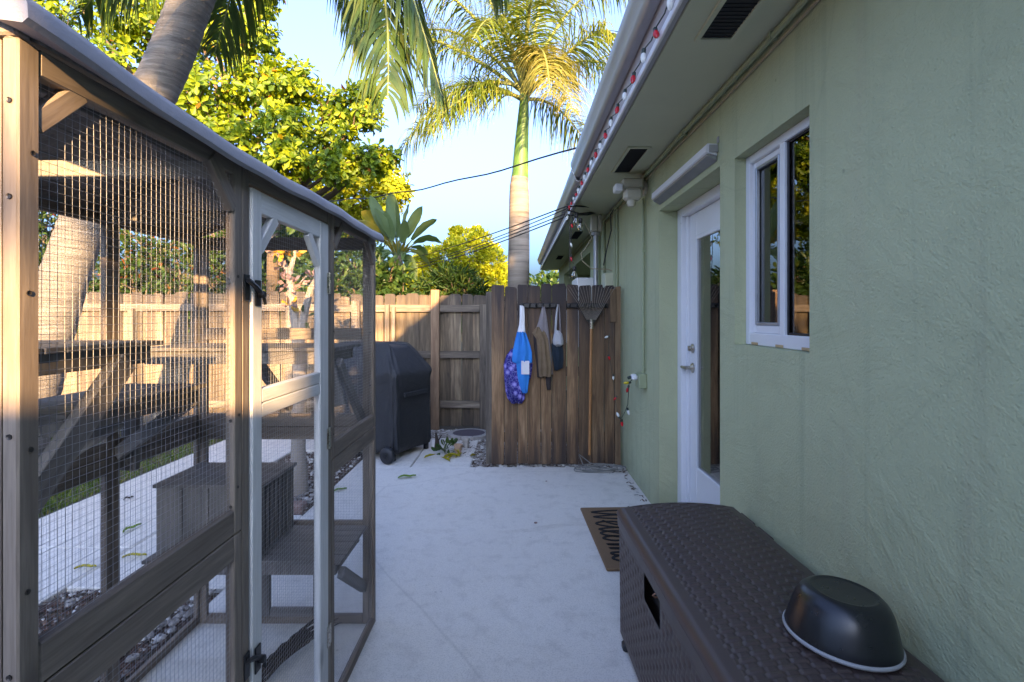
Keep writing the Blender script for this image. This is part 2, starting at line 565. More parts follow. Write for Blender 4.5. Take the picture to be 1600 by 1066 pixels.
k = Mat('coir mat')
v = k.coord('Object')
f = k.noise(v, 260, 3, 0.8)
c = k.mix(f, (0.12, 0.065, 0.03), (0.36, 0.22, 0.12))
c = k.mix(k.math('MULTIPLY', k.noise(v, 9, 4), 0.5), c, (0.17, 0.10, 0.055))
k.base(c).rough(0.95).bump(f, 0.9, 0.006)
M_['coir'] = k.m
M_['stk'] = plain('tan sticker', (.48, .33, .18), .8)
M_['matink'] = plain('black mat print', (0.012, 0.010, 0.010), 0.95, 0, 200, 0.5, 0.5)


def cloth_mat(name, c1, c2, scale=14):
    k = Mat(name)
    v = k.coord('Object')
    c = k.mix(k.noise(v, scale, 4), c1, c2)
    k.base(c).rough(0.85).set('Specular IOR Level', 0.2)
    k.bump(k.math('ADD', k.noise(v, 500, 2), k.math('MULTIPLY', k.noise(v, 24, 3, 0.5, 0.8), 1.6)), 0.4, 0.006)
    return k.m


M_['bluecloth'] = cloth_mat('bright blue cloth', (0.006, 0.16, 0.52), (0.012, 0.24, 0.66))
M_['whitecloth'] = cloth_mat('white cloth', (0.58, 0.58, 0.62), (0.72, 0.72, 0.75))
M_['brownleather'] = cloth_mat('brown suede', (0.13, 0.085, 0.05), (0.23, 0.16, 0.10), 20)
M_['mauvecloth'] = cloth_mat('mauve grey cloth', (0.17, 0.145, 0.15), (0.26, 0.23, 0.235))
M_['greycloth'] = cloth_mat('light grey cloth', (0.32, 0.32, 0.34), (0.45, 0.45, 0.47))
M_['navycloth'] = cloth_mat('dark navy cloth', (0.010, 0.018, 0.028), (0.022, 0.034, 0.048))
M_['darkstrap'] = cloth_mat('dark brown strap', (0.02, 0.016, 0.018), (0.05, 0.04, 0.04))
k = Mat('navy floral cloth')
v = k.coord('Object')
d = k.vor(v, 15.0)
e = k.vor(v, 34.0, 'Distance', 'DISTANCE_TO_EDGE')
c = k.ramp(d, [(0.0, (0.45, 0.42, 0.68)), (0.22, (0.20, 0.18, 0.55)), (0.38, (0.025, 0.018, 0.20)), (0.7, (0.012, 0.014, 0.16))])
c = k.mix(k.ramp(e, [(0.02, 0.6), (0.05, 0.0)]), c, (0.30, 0.30, 0.60))
k.base(c).rough(0.85).bump(k.noise(v, 24, 3), 0.4, 0.006)
M_['floral'] = k.m

# bark
k = Mat('ringed palm bark')
v = k.coord('Object', (1, 1, 1))
rv = k.coord('Object', (0.5, 0.5, 6.0))
f = k.noise(rv, 7.0, 5, 0.7, 0.3)
c = k.ramp(f, [(0.3, (0.05, 0.043, 0.038)), (0.5, (0.13, 0.117, 0.105)), (0.72, (0.23, 0.21, 0.19))])
c = k.mix(k.math('MULTIPLY', k.noise(v, 3, 4), 0.5), c, (0.16, 0.14, 0.12))
k.base(c).rough(0.9).bump(k.math('ADD', f, k.math('MULTIPLY', k.noise(v, 60, 4), 0.3)), 0.8, 0.02)
M_['palmbark'] = k.m
k = Mat('royal palm trunk')
rv = k.coord('Object', (0.35, 0.35, 4.2))
f = k.noise(rv, 3.0, 6, 0.7, 0.3)
c = k.ramp(f, [(0.32, (0.085, 0.07, 0.058)), (0.45, (0.16, 0.135, 0.112)), (0.6, (0.21, 0.18, 0.15)), (0.75, (0.25, 0.22, 0.19))])
k.base(c).rough(0.85).bump(f, 0.4, 0.02)
M_['royaltrunk'] = k.m
k = Mat('green crownshaft')
rv = k.coord('Object', (3.0, 3.0, 0.6))
f = k.noise(rv, 3.0, 4, 0.6)
c = k.ramp(f, [(0.3, (0.045, 0.11, 0.022)), (0.6, (0.065, 0.145, 0.028)), (0.75, (0.20, 0.22, 0.05))])
k.base(c).rough(0.5)
M_['crownshaft'] = k.m
M_['branch'] = plain('brown branch bark', (0.10, 0.07, 0.045), 0.9, 0, 20, 0.4, 0.6)
M_['palebark'] = plain('pale lichen bark', (0.27, 0.225, 0.185), 0.9, 0, 9, 0.4, 0.6)
M_['dryfrond'] = plain('dry brown frond', (0.045, 0.03, 0.02), 0.85, 0, 30, 0.4)
M_['rachis'] = plain('green rachis', (0.20, 0.22, 0.06), 0.5, 0, 10, 0.2)

M_['almond'] = leaf_mat('broad green leaves', [(0.0, (0.060, 0.125, 0.014)), (0.4, (0.125, 0.205, 0.016)), (0.8, (0.230, 0.300, 0.018)), (0.985, (0.30, 0.34, 0.02)), (1.0, (0.30, 0.08, 0.012))], 0.45, 0.5)
M_['yellowtree'] = leaf_mat('yellow green leaflets', [(0.0, (0.19, 0.25, 0.016)), (0.5, (0.29, 0.34, 0.02)), (1.0, (0.37, 0.38, 0.025))], 0.45, 0.55)
M_['hedge'] = leaf_mat('dark green hedge leaves', [(0.0, (0.020, 0.050, 0.012)), (0.6, (0.040, 0.085, 0.018)), (0.93, (0.075, 0.11, 0.02)), (1.0, (0.22, 0.05, 0.02))], 0.35, 0.42)
M_['shrub'] = leaf_mat('mid green shrub leaves', [(0.0, (0.025, 0.065, 0.018)), (0.6, (0.050, 0.105, 0.028)), (1.0, (0.085, 0.125, 0.03))], 0.4, 0.42)
M_['royalfrond'] = leaf_mat('royal palm leaflets', [(0.0, (0.080, 0.135, 0.018)), (0.6, (0.135, 0.185, 0.024)), (1.0, (0.23, 0.23, 0.04))], 0.4, 0.4)
M_['oldfrond'] = leaf_mat('straw yellow palm leaflets', [(0.0, (0.15, 0.165, 0.03)), (1.0, (0.27, 0.24, 0.07))], 0.4, 0.5)
M_['cocofrond'] = leaf_mat('coconut palm leaflets', [(0.0, (0.035, 0.075, 0.018)), (0.6, (0.055, 0.10, 0.022)), (1.0, (0.09, 0.115, 0.025))], 0.35, 0.38)
M_['paddle'] = leaf_mat('paddle leaves', [(0.0, (0.085, 0.14, 0.055)), (1.0, (0.13, 0.18, 0.08))], 0.35, 0.35)
M_['paddleyellow'] = leaf_mat('yellow paddle leaves', [(0.0, (0.19, 0.17, 0.02)), (1.0, (0.24, 0.20, 0.03))], 0.35, 0.4)
M_['grass'] = leaf_mat('grass blades', [(0.0, (0.07, 0.14, 0.016)), (0.7, (0.12, 0.19, 0.022)), (1.0, (0.22, 0.19, 0.07))], 0.3, 0.6)
M_['pinkflower'] = leaf_mat('pale pink bloom', [(0.0, (0.30, 0.17, 0.15)), (1.0, (0.42, 0.27, 0.235))], 0.3, 0.6, (1, 1, 1))
M_['orangeflower'] = leaf_mat('orange yellow leaves', [(0.0, (0.45, 0.20, 0.02)), (1.0, (0.50, 0.32, 0.03))], 0.3, 0.6, (1, 1, 1))
M_['fallenyellow'] = leaf_mat('fallen yellow leaf', [(0.0, (0.35, 0.30, 0.02)), (1.0, (0.42, 0.36, 0.03))], 0.2, 0.6)
M_['fallengreen'] = leaf_mat('fallen green leaf', [(0.0, (0.10, 0.20, 0.02)), (1.0, (0.14, 0.24, 0.03))], 0.2, 0.6)
M_['mulch'] = leaf_mat('bark chips', [(0.0, (0.035, 0.016, 0.010)), (0.6, (0.09, 0.045, 0.03)), (1.0, (0.17, 0.10, 0.065))], 0.0, 0.9)
M_['pebble'] = leaf_mat('pale pebbles', [(0.0, (0.16, 0.135, 0.115)), (0.6, (0.34, 0.31, 0.28)), (1.0, (0.60, 0.58, 0.54))], 0.0, 0.85)
# ------------------------------------------------------------------ ground, slabs, beds
def structure(name, mb, m, parent=None, **kw):
    o = mb.build(name, m, parent, **kw)
    if parent is None: o['kind'] = 'structure'
    return o


structure('ground', MB().add([(-400, -400, -.07), (400, -400, -.07), (400, 500, -.07), (-400, 500, -.07)], [(0, 1, 2, 3)]), M_['turf'])
pat = MB(); pat.bevel_box((-1.452, -5.0, -.12), (0.985, 4.598, 0.0), 0.006)
structure('patio', pat, M_['concrete'])
pth = MB()
for y0, y1 in ((-4, -1.2), (-1.194, 0.9), (0.906, 3.0), (3.006, 5.1)):
    pth.bevel_box((-3.20, y0, -.12), (-2.255, y1, -0.002), 0.006)
structure('path', pth, M_['concrete'])
crs = MB(); crs.bevel_box((-2.249, 2.56, -.12), (-1.458, 3.50, -0.003), 0.006)
structure('path', crs, M_['concrete'])
pav = link('paving', None); pav['kind'] = 'structure'
for a, b, c_, d in ((-1.458, 4.606, -.953, 5.75), (-.944, 4.606, -.41, 5.72), (-2.25, 5.2, -1.466, 5.75), (-3.2, 5.108, -2.257, 5.75)):
    s_ = MB(); s_.bevel_box((a, b, -.12), (c_, d, -0.004), 0.006); s_.build('slab', M_['concrete'], pav)
bed = MB()
for lo, hi in (((-2.249, .1, -.1), (-1.458, 2.55, -.025)), ((-2.249, 3.51, -.1), (-1.464, 5.19, -.02)), ((-.41, 4.606, -.1), (1.0, 5.75, -.02)), ((-7, 5.76, -.1), (1.0, 6.6, -.02))):
    bed.box(lo, hi)
structure('planting_bed', bed, M_['soil'])
lw = MB()
n = 40
for j in range(n + 1):
    for i in range(n + 1):
        x = -9 + (9 - 3.21) * i / n; y = -3 + 8.75 * j / n
        lw.v.append((x, y, -.03))
for j in range(n):
    for i in range(n):
        a = j * (n + 1) + i
        lw.f.append((a, a + 1, a + n + 2, a + n + 1)); lw.mi.append(0)
structure('lawn', lw, M_['turf'])

# ------------------------------------------------------------------ house
WX = 0.975
HY0, HY1 = -4.05, 11.6
house = thing('house', (4.8, 4.7, 0), 'low sage green stuccoed house with white glazed door and small sliding window', 'house')
DOOR = (2.445, 3.48, 0.03, 2.07)
WIN = (1.70, 2.28, 1.227, 2.055)
PORCH = (6.7, 10.4, -.06, 2.2)
w = MB()
holes = [(DOOR, .30), (WIN, .16), (PORCH, 1.2)]
ys = sorted({HY0, HY1} | {h[0][0] for h in holes} | {h[0][1] for h in holes})
zs = sorted({-.1, 2.62} | {h[0][2] for h in holes} | {h[0][3] for h in holes})
for a, b in zip(ys, ys[1:]):
    for c_, d in zip(zs, zs[1:]):
        if any(h[0] <= (a + b) / 2 <= h[1] and h[2] <= (c_ + d) / 2 <= h[3] for h, _ in holes): continue
        w.add([(WX, a, c_), (WX, b, c_), (WX, b, d), (WX, a, d)], [(0, 3, 2, 1)])
for (a, b, c_, d), dep in holes:
    x2 = WX + dep
    w.add([(WX, a, c_), (x2, a, c_), (x2, a, d), (WX, a, d)], [(0, 1, 2, 3)])
    w.add([(WX, b, c_), (x2, b, c_), (x2, b, d), (WX, b, d)], [(3, 2, 1, 0)])
    w.add([(WX, a, d), (x2, a, d), (x2, b, d), (WX, b, d)], [(0, 1, 2, 3)])
    w.add([(WX, a, c_), (x2, a, c_), (x2, b, c_), (WX, b, c_)], [(3, 2, 1, 0)])
a, b, c_, d = PORCH
w.add([(WX + 1.2, a, c_), (WX + 1.2, b, c_), (WX + 1.2, b, d), (WX + 1.2, a, d)], [(3, 2, 1, 0)])
# gable ends and the far long wall
for y in (HY0, HY1):
    w.add([(WX, y, -.1), (8.6, y, -.1), (8.6, y, 2.62), (4.8, y, 4.35), (WX, y, 2.62)], [(0, 1, 2, 3, 4)])
w.add([(8.6, HY0, -.1), (8.6, HY1, -.1), (8.6, HY1, 2.62), (8.6, HY0, 2.62)], [(0, 1, 2, 3)])
w.build('wall', M_['stucco'], house, origin=(0, 0, 0))
rf = MB()
rf.extrude([(.52, 2.62), (4.8, 4.47), (9.08, 2.62), (9.08, 2.56), (4.8, 4.38), (.60, 2.56)], HY0 - .12, HY1 + .15)
rf.build('roof', M_['rooftile'], house)
sf = MB(); sf.box((.592, HY0 - .1, 2.42), (WX + .01, HY1 + .14, 2.45)); sf.build('soffit', M_['soffit'], house)
fa = MB(); fa.bevel_box((.566, HY0 - .1, 2.428), (.590, HY1 + .14, 2.60), .003); fa.build('fascia', M_['fascia'], house)
de = MB(); de.bevel_box((.552, HY0 - .1, 2.414), (.5645, HY1 + .13, 2.446), .003); de.build('drip_edge', M_['whitepaint'], house)
prof = [(.562, 2.575), (.530, 2.570), (.515, 2.580), (.506, 2.600), (.500, 2.625), (.488, 2.645), (.480, 2.665), (.478, 2.688), (.486, 2.692), (.488, 2.684), (.494, 2.660), (.508, 2.640), (.512, 2.610), (.524, 2.585), (.562, 2.585)]
for y0, y1, dx, dz in ((HY0 - .1, 4.48, 0, 0), (4.50, HY1 + .1, .012, -.035)):
    g = MB(); g.extrude([(x + dx, z + dz) for x, z in prof], y0, y1, 24, wob=0.0008)
    g.build('gutter', M_['gutter'], house, smooth=True, angle=50)
for (x0, x1, y0, y1) in ((.705, .82, 1.30, 1.955), (.722, .835, 3.23, 3.77), (.735, .84, 6.35, 7.0), (.735, .84, 8.9, 9.5)):
    fr = MB()
    for lo, hi in (((x0 - .018, y0 - .018, 2.408), (x0, y1 + .018, 2.4195)), ((x1, y0 - .018, 2.408), (x1 + .018, y1 + .018, 2.4195)),
                   ((x0, y0 - .018, 2.408), (x1, y0, 2.4195)), ((x0, y1, 2.408), (x1, y1 + .018, 2.4195))):
        fr.box(lo, hi)
    f_ = fr.build('soffit_vent', M_['soffit'], house)
    vs = MB(); vs.box((x0, y0, 2.4145), (x1, y1, 2.4190))
    ny = int((y1 - y0) / .022)
    for j in range(ny):
        y = y0 + (j + .5) * (y1 - y0) / ny
        vs.box((x0, y - .002, 2.4115), (x1, y + .002, 2.4142))
    vs.build('vent_screen', M_['vent'], f_)
# dark room behind the glass
rm = MB()
x0, x1, y0, y1, z0, z1 = WX + .31, 5.2, .9, 4.6, .02, 2.44
rm.add([(x1, y0, z0), (x1, y1, z0), (x1, y1, z1), (x1, y0, z1)], [(3, 2, 1, 0)])
rm.add([(x0, y0, z0), (x1, y0, z0), (x1, y0, z1), (x0, y0, z1)], [(3, 2, 1, 0)])
rm.add([(x0, y1, z0), (x1, y1, z0), (x1, y1, z1), (x0, y1, z1)], [(0, 1, 2, 3)])
rm.add([(x0, y0, z0), (x1, y0, z0), (x1, y1, z0), (x0, y1, z0)], [(0, 1, 2, 3)])
rm.add([(x0, y0, z1), (x1, y0, z1), (x1, y1, z1), (x0, y1, z1)], [(3, 2, 1, 0)])
rm.build('room', M_['room'], house)
# window
wf = MB()
a, b, c_, d = WIN
fx0, fx1 = WX + .048, WX + .115
def ring4(mb, y0, y1, z0, z1, t, xa, xb, tb=None, mi=0):
    tb = tb or t
    mb.bevel_box((xa, y0, z0), (xb, y0 + t, z1), .003, mi); mb.bevel_box((xa, y1 - t, z0), (xb, y1, z1), .003, mi)
    mb.bevel_box((xa + .001, y0 + t, z1 - t), (xb - .001, y1 - t, z1), .003, mi); mb.bevel_box((xa + .001, y0 + t, z0), (xb - .001, y1 - t, z0 + tb), .003, mi)
ring4(wf, a + .001, b - .001, c_ + .001, d - .001, .035, fx0, fx1, .052)
wf.bevel_box((fx0 + .002, 1.955, c_ + .05), (fx1 - .004, 1.992, d - .034), .003)
win = wf.build('window', M_['vinyl'], house)
sw = MB(); ring4(sw, 1.992, b - .036, c_ + .053, d - .036, .026, fx0 + .016, fx0 + .044, .034); sw.build('sash', M_['vinyl'], win)
sd = MB(); ring4(sd, 2.018, b - .062, c_ + .087, d - .062, .012, fx0 + .012, fx0 + .030); sd.build('screen_frame', M_['galv'], win)
for (y0, y1, xx, mm) in ((2.014, b - .058, fx0 + .031, 'glass'), (a + .034, 1.957, fx0 + .022, 'glass')):
    gl = MB(); gl.box((xx, y0, c_ + .05), (xx + .005, y1, d - .034)); gl.build('pane', M_[mm], win)
bd = MB(); ring4(bd, a + .035, 1.956, c_ + .052, d - .035, .010, fx0 + .012, fx0 + .021); bd.build('glazing_bead', M_['blackmetal'], win)
for y in (2.19, 1.985, 1.80):
    t_ = MB(); t_.bevel_box((fx0 - .0035, y - .028, c_ + .003), (fx0 - .0005, y + .028, c_ + .014), .001); t_.build('paper_sticker', M_['stk'], win)
cu = MB()
for q, (y0, y1) in enumerate(((1.70, 1.86),)):
    pts = [(WX + .42 + .02 * math.sin(i * 1.9), y0 + (y1 - y0) * i / 16) for i in range(17)]
    for i in range(16):
        (xa, ya), (xb, yb) = pts[i], pts[i + 1]
        cu.add([(xa, ya, .9), (xb, yb, .9), (xb, yb, 2.2), (xa, ya, 2.2)], [(0, 1, 2, 3)])
cu.build('curtain', M_['curtain'], house, smooth=True)
ch = MB()
for y in (2.62, 3.02): ch.bevel_box((1.72, y, .45), (1.76, y + .035, 1.46), .006)
for z in (.9, 1.1, 1.3): ch.bevel_box((1.725, 2.655, z), (1.755, 3.02, z + .05), .006)
ch.bevel_box((1.62, 2.6, .42), (2.1, 3.06, .46), .01)
ch.build('chair_back', M_['roomlight'], house)
# door
a, b, c_, d = DOOR
dx = WX + .122
jf = MB()
jf.bevel_box((dx, b - .085, c_ + .04), (dx + .10, b - .001, d - .001), .004); jf.bevel_box((dx, a + .001, c_ + .04), (dx + .10, a + .05, d - .001), .004)
jf.bevel_box((dx + .001, a + .05, d - .055), (dx + .099, b - .085, d - .001), .004)
jf.bevel_box((dx + .03, b - .11, c_ + .04), (dx + .10, b - .0855, d - .056), .003)
frame_d = jf.build('door_frame', M_['whitepaint'], house)
ths = MB(); ths.bevel_box((WX + .03, a + .003, .006), (WX + .29, b - .003, .052), .006); ths.build('step', M_['soffit'], house)
thr = MB(); thr.bevel_box((dx - .02, a + .05, .0525), (dx + .1, b - .086, .074), .006); thr.build('threshold', M_['galv'], frame_d)
y0, y1, z0, z1 = a + .052, b - .112, .078, d - .058
X0 = dx + .048
dl = MB()
dl.bevel_box((X0, y1 - .125, z0), (X0 + .044, y1, z1), .003); dl.bevel_box((X0, y0, z0), (X0 + .044, y0 + .125, z1), .003)
dl.bevel_box((X0 + .0005, y0 + .125, z1 - .15), (X0 + .0435, y1 - .125, z1), .003); dl.bevel_box((X0 + .0005, y0 + .125, z0), (X0 + .0435, y1 - .125, z0 + .30), .003)
door = dl.build('door', M_['whitepaint'], house)
mo = MB(); ring4(mo, y0 + .124, y1 - .124, z0 + .299, z1 - .149, .028, X0 - .010, X0 + .016); mo.build('glass_moulding', M_['whitepaint'], door)
gp = MB(); gp.box((X0 + .004, y0 + .15, z0 + .325), (X0 + .010, y1 - .15, z1 - .175)); gp.build('pane', M_['doorglass'], door)
hw = MB(); yy = y1 - .06
hw.lathe([(.030, 0), (.031, .006), (.020, .012), (.017, .030), (.0, .034)], (X0 - .0005, yy, 1.145), (-1, 0, 0), 20); hw.build('deadbolt', M_['steel'], door, smooth=True)
hl = MB(); hl.lathe([(.033, 0), (.033, .006), (.020, .014), (.012, .020), (.012, .05)], (X0 - .0005, yy, 1.02), (-1, 0, 0), 20)
hl.tube([(X0 - .046, yy, 1.02), (X0 - .052, yy + .03, 1.02), (X0 - .050, yy + .075, 1.019), (X0 - .044, yy + .11, 1.017)], [.011, .010, .009, .007], 10)
hl.build('handle', M_['steel'], door, smooth=True)
# white cassette above the door
cas = thing('shade_cassette', (WX, 2.95, 2.08), 'long white angled cassette mounted on the wall above the glazed door', 'door canopy')
cp = MB(); cp.extrude([(WX - .004, 2.128), (WX - .004, 2.184), (WX - .050, 2.186), (WX - .056, 2.180), (WX - .058, 2.146), (WX - .052, 2.140)], 2.47, 3.46)
cp.build('cover', M_['whitepaint'], cas)
cp = MB(); cp.extrude([(WX - .003, 2.125), (WX - .052, 2.137), (WX - .049, 2.129), (WX - .003, 2.104)], 2.475, 3.455); cp.build('underside', M_['galv'], cas)
for y in (2.462, 3.462):
    bk = MB(); bk.bevel_box((WX - .046, y - .002, 2.142), (WX - .002, y + .002, 2.178), .001); bk.bevel_box((WX - .006, y - .010, 2.186), (WX - .0005, y + .010, 2.215), .001); bk.build('bracket', M_['rim'], cas)

# conduit in the corner between soffit and wall, drop to the outlet
def clips(root, pts, r):
    for p in pts:
        c1 = MB(); c1.bevel_box((p[0] - r - .002, p[1] - .008, p[2] - r - .002), (p[0] + r + .004, p[1] + .008, p[2] + r + .003), .002); c1.build('clip', M_['greenpipe'], root)
cg = thing('eave_conduit', (WX - .02, 3, 2.38), 'olive painted conduit running under the soffit along the top of the wall', 'conduit')
t_ = MB(); t_.tube([(WX - .022, -2.0 + i * .5, 2.392 + .004 * math.sin(i * 2.1)) for i in range(25)], .013, 8); t_.build('pipe', M_['greenpipe'], cg, smooth=True)
t_ = MB(); t_.tube([(WX - .008, -2.0 + i * .5, 2.362 + .006 * math.sin(i * 1.3)) for i in range(25)], .006, 6); t_.build('cable', M_['beigecable'], cg, smooth=True)
clips(cg, [(WX - .022, y, 2.392) for y in (1.0, 1.9, 2.9, 3.7)], .013)
og = thing('outlet_conduit', (WX - .012, 3.86, .8), 'thin green conduit dropping from the floodlight to the outlet box', 'conduit')
t_ = MB(); t_.tube([(WX - .014, 3.86, .92), (WX - .014, 3.86, 1.6), (WX - .014, 3.865, 2.24)], .010, 8); t_.build('pipe', M_['greenpipe'], og, smooth=True)
t_ = MB(); t_.tube([(WX - .010, 3.80, .95), (WX - .010, 3.80, 1.6), (WX - .010, 3.80, 2.26)], .0035, 6); t_.build('cable', M_['greenpipe'], og, smooth=True)
clips(og, [(WX - .014, 3.86, z) for z in (1.25, 1.85)], .010)
ob = thing('outlet_box', (WX, 3.86, .82), 'green painted outlet box on the wall left of the door', 'outlet box')
t_ = MB(); t_.bevel_box((WX - .062, 3.80, .815), (WX - .0005, 3.92, .925), .006); t_.build('box', M_['greenpipe'], ob)
t_ = MB(); t_.bevel_box((WX - .105, 3.83, .875), (WX - .0625, 3.90, .915), .008); t_.build('plug', M_['whitepaint'], ob)
t_ = MB(); t_.tube([(WX - .105, 3.865, .895), (WX - .125, 3.88, .885)], .012, 8); t_.build('plug', M_['socket'], ob, smooth=True)
# floodlight
fl = thing('floodlight', (WX, 3.84, 2.3), 'cream twin security floodlight on the wall under the soffit', 'floodlight')
t_ = MB(); t_.lathe([(.055, 0), (.055, .02), (.045, .028)], (WX - .0005, 3.84, 2.31), (-1, 0, 0), 18); t_.build('base', M_['cream'], fl, smooth=True)
t_ = MB(); t_.bevel_box((WX - .20, 3.72, 2.29), (WX - .045, 3.86, 2.36), .012); t_.bevel_box((WX - .04, 3.78, 2.36), (WX - .02, 3.86, 2.40), .006); t_.build('lamp_head', M_['cream'], fl)
t_ = MB(); t_.bevel_box((WX - .255, 3.70, 2.262), (WX - .20, 3.80, 2.315), .006); t_.build('visor', M_['vinyl'], fl)
t_ = MB(); t_.bevel_box((WX - .185, 3.70, 2.20), (WX - .055, 3.80, 2.285), .018); t_.build('lamp_head', M_['cream'], fl)
t_ = MB(); t_.lathe([(.030, 0), (.034, .02), (.026, .045), (.0, .055)], (WX - .13, 3.745, 2.202), (0, 0, -1), 16); t_.build('sensor', M_['cream'], fl, smooth=True)

# electrical mast with weatherhead
em = thing('service_mast', (.86, 5.35, 1.3), 'grey metal electrical service mast with its weatherhead rising past the gate to the soffit', 'service mast')
mx, my = .835, 5.35
t_ = MB(); t_.tube([(mx, my, 1.1), (mx, my, 2.22)], .026, 14); t_.build('pipe', M_['galv'], em, smooth=True)
for r_, h_, z_ in ((.034, .1, 1.52), (.045, .03, 2.20)):
    t_ = MB(); t_.lathe([(r_, 0), (r_, h_)], (mx, my, z_), (0, 0, 1), 14); t_.build('collar', M_['rim'], em, smooth=True)
t_ = MB(); t_.bevel_box((mx - .055, my - .05, 2.235), (mx + .012, my + .05, 2.40), .01); t_.bevel_box((mx + .018, my - .05, 2.235), (mx + .062, my + .05, 2.41), .01); t_.build('weatherhead', M_['cream'], em)
mb_ = thing('meter_box', (.93, 5.1, 1.55), 'green painted utility box and pipes fixed behind the gate', 'utility box')
t_ = MB(); t_.bevel_box((.87, 5.0, 1.48), (WX, 5.2, 1.78), .008); t_.build('box', M_['soffit'], mb_)
for y, r in ((4.86, .012), (4.95, .016), (5.55, .014), (5.9, .02)):
    t_ = MB(); t_.tube([(WX - r - .002, y, .8), (WX - r - .002, y, 2.41)], r, 8); t_.build('pipe', M_['greenpipe'], mb_, smooth=True)
ac = thing('white_cabinet', (.8, 6.1, 1.3), 'white metal cabinet showing just above the gate top beside the mast', 'cabinet')
t_ = MB(); t_.bevel_box((.70, 5.9, 1.0), (.93, 6.4, 1.80), .01); t_.bevel_box((.66, 6.42, 1.0), (.93, 6.7, 1.72), .01); t_.build('case', M_['vinyl'], ac)
for nm, pts, m in (('loop_cable', [P(912, 345, 5.2), P(920, 360, 5.2), P(925, 372, 5.2), P(915, 388, 5.2), P(908, 396, 5.2), P(910, 408, 5.2), P(924, 420, 5.2), P(950, 421, 5.2), P(958, 424, 5.2)], 'beigecable'),
                   ('loop_cable', [P(962, 322, 4.9), P(954, 335, 5), P(955, 360, 5), P(949, 385, 5.05), P(943, 415, 5.1)], 'cable')):
    t_ = MB(); t_.tube(pts, .006, 6); o = t_.build(nm, M_[m], None, smooth=True)
    tag(o, 'beige cable looping down beside the grey mast' if m == 'beigecable' else 'black cable hanging down the wall right of the grey mast', 'cable')
# satellite dish peeping over the gutter
sdh = thing('satellite_dish', P(935, 205, 7.0), 'pale grey satellite dish peeping over the gutter', 'satellite dish')
c0 = P(936, 200, 7.0)
t_ = MB(); t_.lathe([(0.0, .02), (.10, .012), (.18, .0), (.17, -.004), (.10, .006), (0.0, .012)], c0, (-.6, -.7, .3), 24); t_.build('dish', M_['gutter'], sdh, smooth=True)
t_ = MB(); t_.tube([c0, c0 + Vector((.1, .1, -.3)), Vector((.85, 7.2, 2.76))], .018, 8); t_.build('arm', M_['gutter'], sdh, smooth=True)
# ------------------------------------------------------------------ timber cat enclosure
FX, BX, NY, FY = -.621, -1.412, .638, 2.270            # front, back, near and far faces
cage = thing('cat_enclosure', ((FX + BX) / 2, 1.45, 0), 'tall timber cat enclosure with wire mesh walls and felt roof standing at the left', 'cat enclosure')
TW, TT = .031, .021
WD, SH, WH = M_['cagewood'], M_['shelfwood'], M_['cagewhite']


def wires(name, plane, c0, u0, u1, z0, z1, parent=None, sp=.0122, top=None):
    """woven wire: plane 'x' lies at x = c0 with u along Y, plane 'y' at y = c0 with u along X; top(u) limits the height"""
    V, F = [], []
    r = .00037
    def run(p0, p1, nseg, amp):
        base = len(V)
        for i in range(nseg + 1):
            t = i / nseg
            q = [p0[j] + (p1[j] - p0[j]) * t for j in range(3)]
            jx, jy, jz = (random.uniform(-amp, amp) for _ in range(3))
            d = 2 if abs(p1[2] - p0[2]) > .01 else (1 if plane == 'x' else 0)
            for k_ in range(3):
                a = 2 * math.pi * k_ / 3 + .4
                ca, sa = r * math.cos(a), r * math.sin(a)
                if d == 2: V.append((q[0] + ca + jx, q[1] + sa + jy, q[2]))
                elif d == 1: V.append((q[0] + ca + jx, q[1], q[2] + sa + jz))
                else: V.append((q[0], q[1] + ca + jy, q[2] + sa + jz))
            if i:
                b = base + (i - 1) * 3
                for k_ in range(3):
                    k2 = (k_ + 1) % 3
                    F.append((b + k_, b + k2, b + 3 + k2, b + 3 + k_))
    nu = int(round((u1 - u0) / sp))
    for i in range(nu + 1):
        u = u0 + (u1 - u0) * i / nu
        zt = top(u) if top else z1
        if zt - z0 < .02: continue
        if plane == 'x': run((c0, u, z0), (c0, u, zt), 7, .0006)
        else: run((u, c0, z0), (u, c0, zt), 7, .0006)
    nz = int(round((z1 - z0) / sp))
    for i in range(nz + 1):
        z = z0 + (z1 - z0) * i / nz
        a, b = u0, u1
        if top:
            us = [u0 + (u1 - u0) * q / 60 for q in range(61) if top(u0 + (u1 - u0) * q / 60) >= z]
            if len(us) < 2: continue
            a, b = us[0], us[-1]
        if plane == 'x': run((c0 + .001, a, z), (c0 + .001, b, z), 7, .0006)
        else: run((a, c0 + .001, z), (b, c0 + .001, z), 7, .0006)
    me = big_mesh(name, np.array(V), np.array(F)); me.materials.append(M_['wire'])
    o = link(name, me, parent or cage)
    if parent is None: o['kind'] = 'stuff'
    return o


def panel_x(xc, y0, y1, z0, z1, m=WD, wl=TW, wr=TW, wb=.055, wt=.055, mesh=True, parent=None):
    """framed panel in a plane of constant x"""
    par = parent or cage
    f = (1, 0, 0)
    beam('stile', (xc, y0 + wl / 2, z0), (xc, y0 + wl / 2, z1), wl - .001, TT, m, par, f)
    beam('stile', (xc, y1 - wr / 2, z0), (xc, y1 - wr / 2, z1), wr - .001, TT, m, par, f)
    beam('rail', (xc, y0 + wl, z0 + wb / 2), (xc, y1 - wr, z0 + wb / 2), wb, TT - .001, m, par, f)
    beam('rail', (xc, y0 + wl, z1 - wt / 2), (xc, y1 - wr, z1 - wt / 2), wt, TT - .001, m, par, f)
    if mesh: wires('wire_mesh', 'x', xc, y0 + wl * .6, y1 - wr * .6, z0 + wb * .6, z1 - wt * .6, parent)


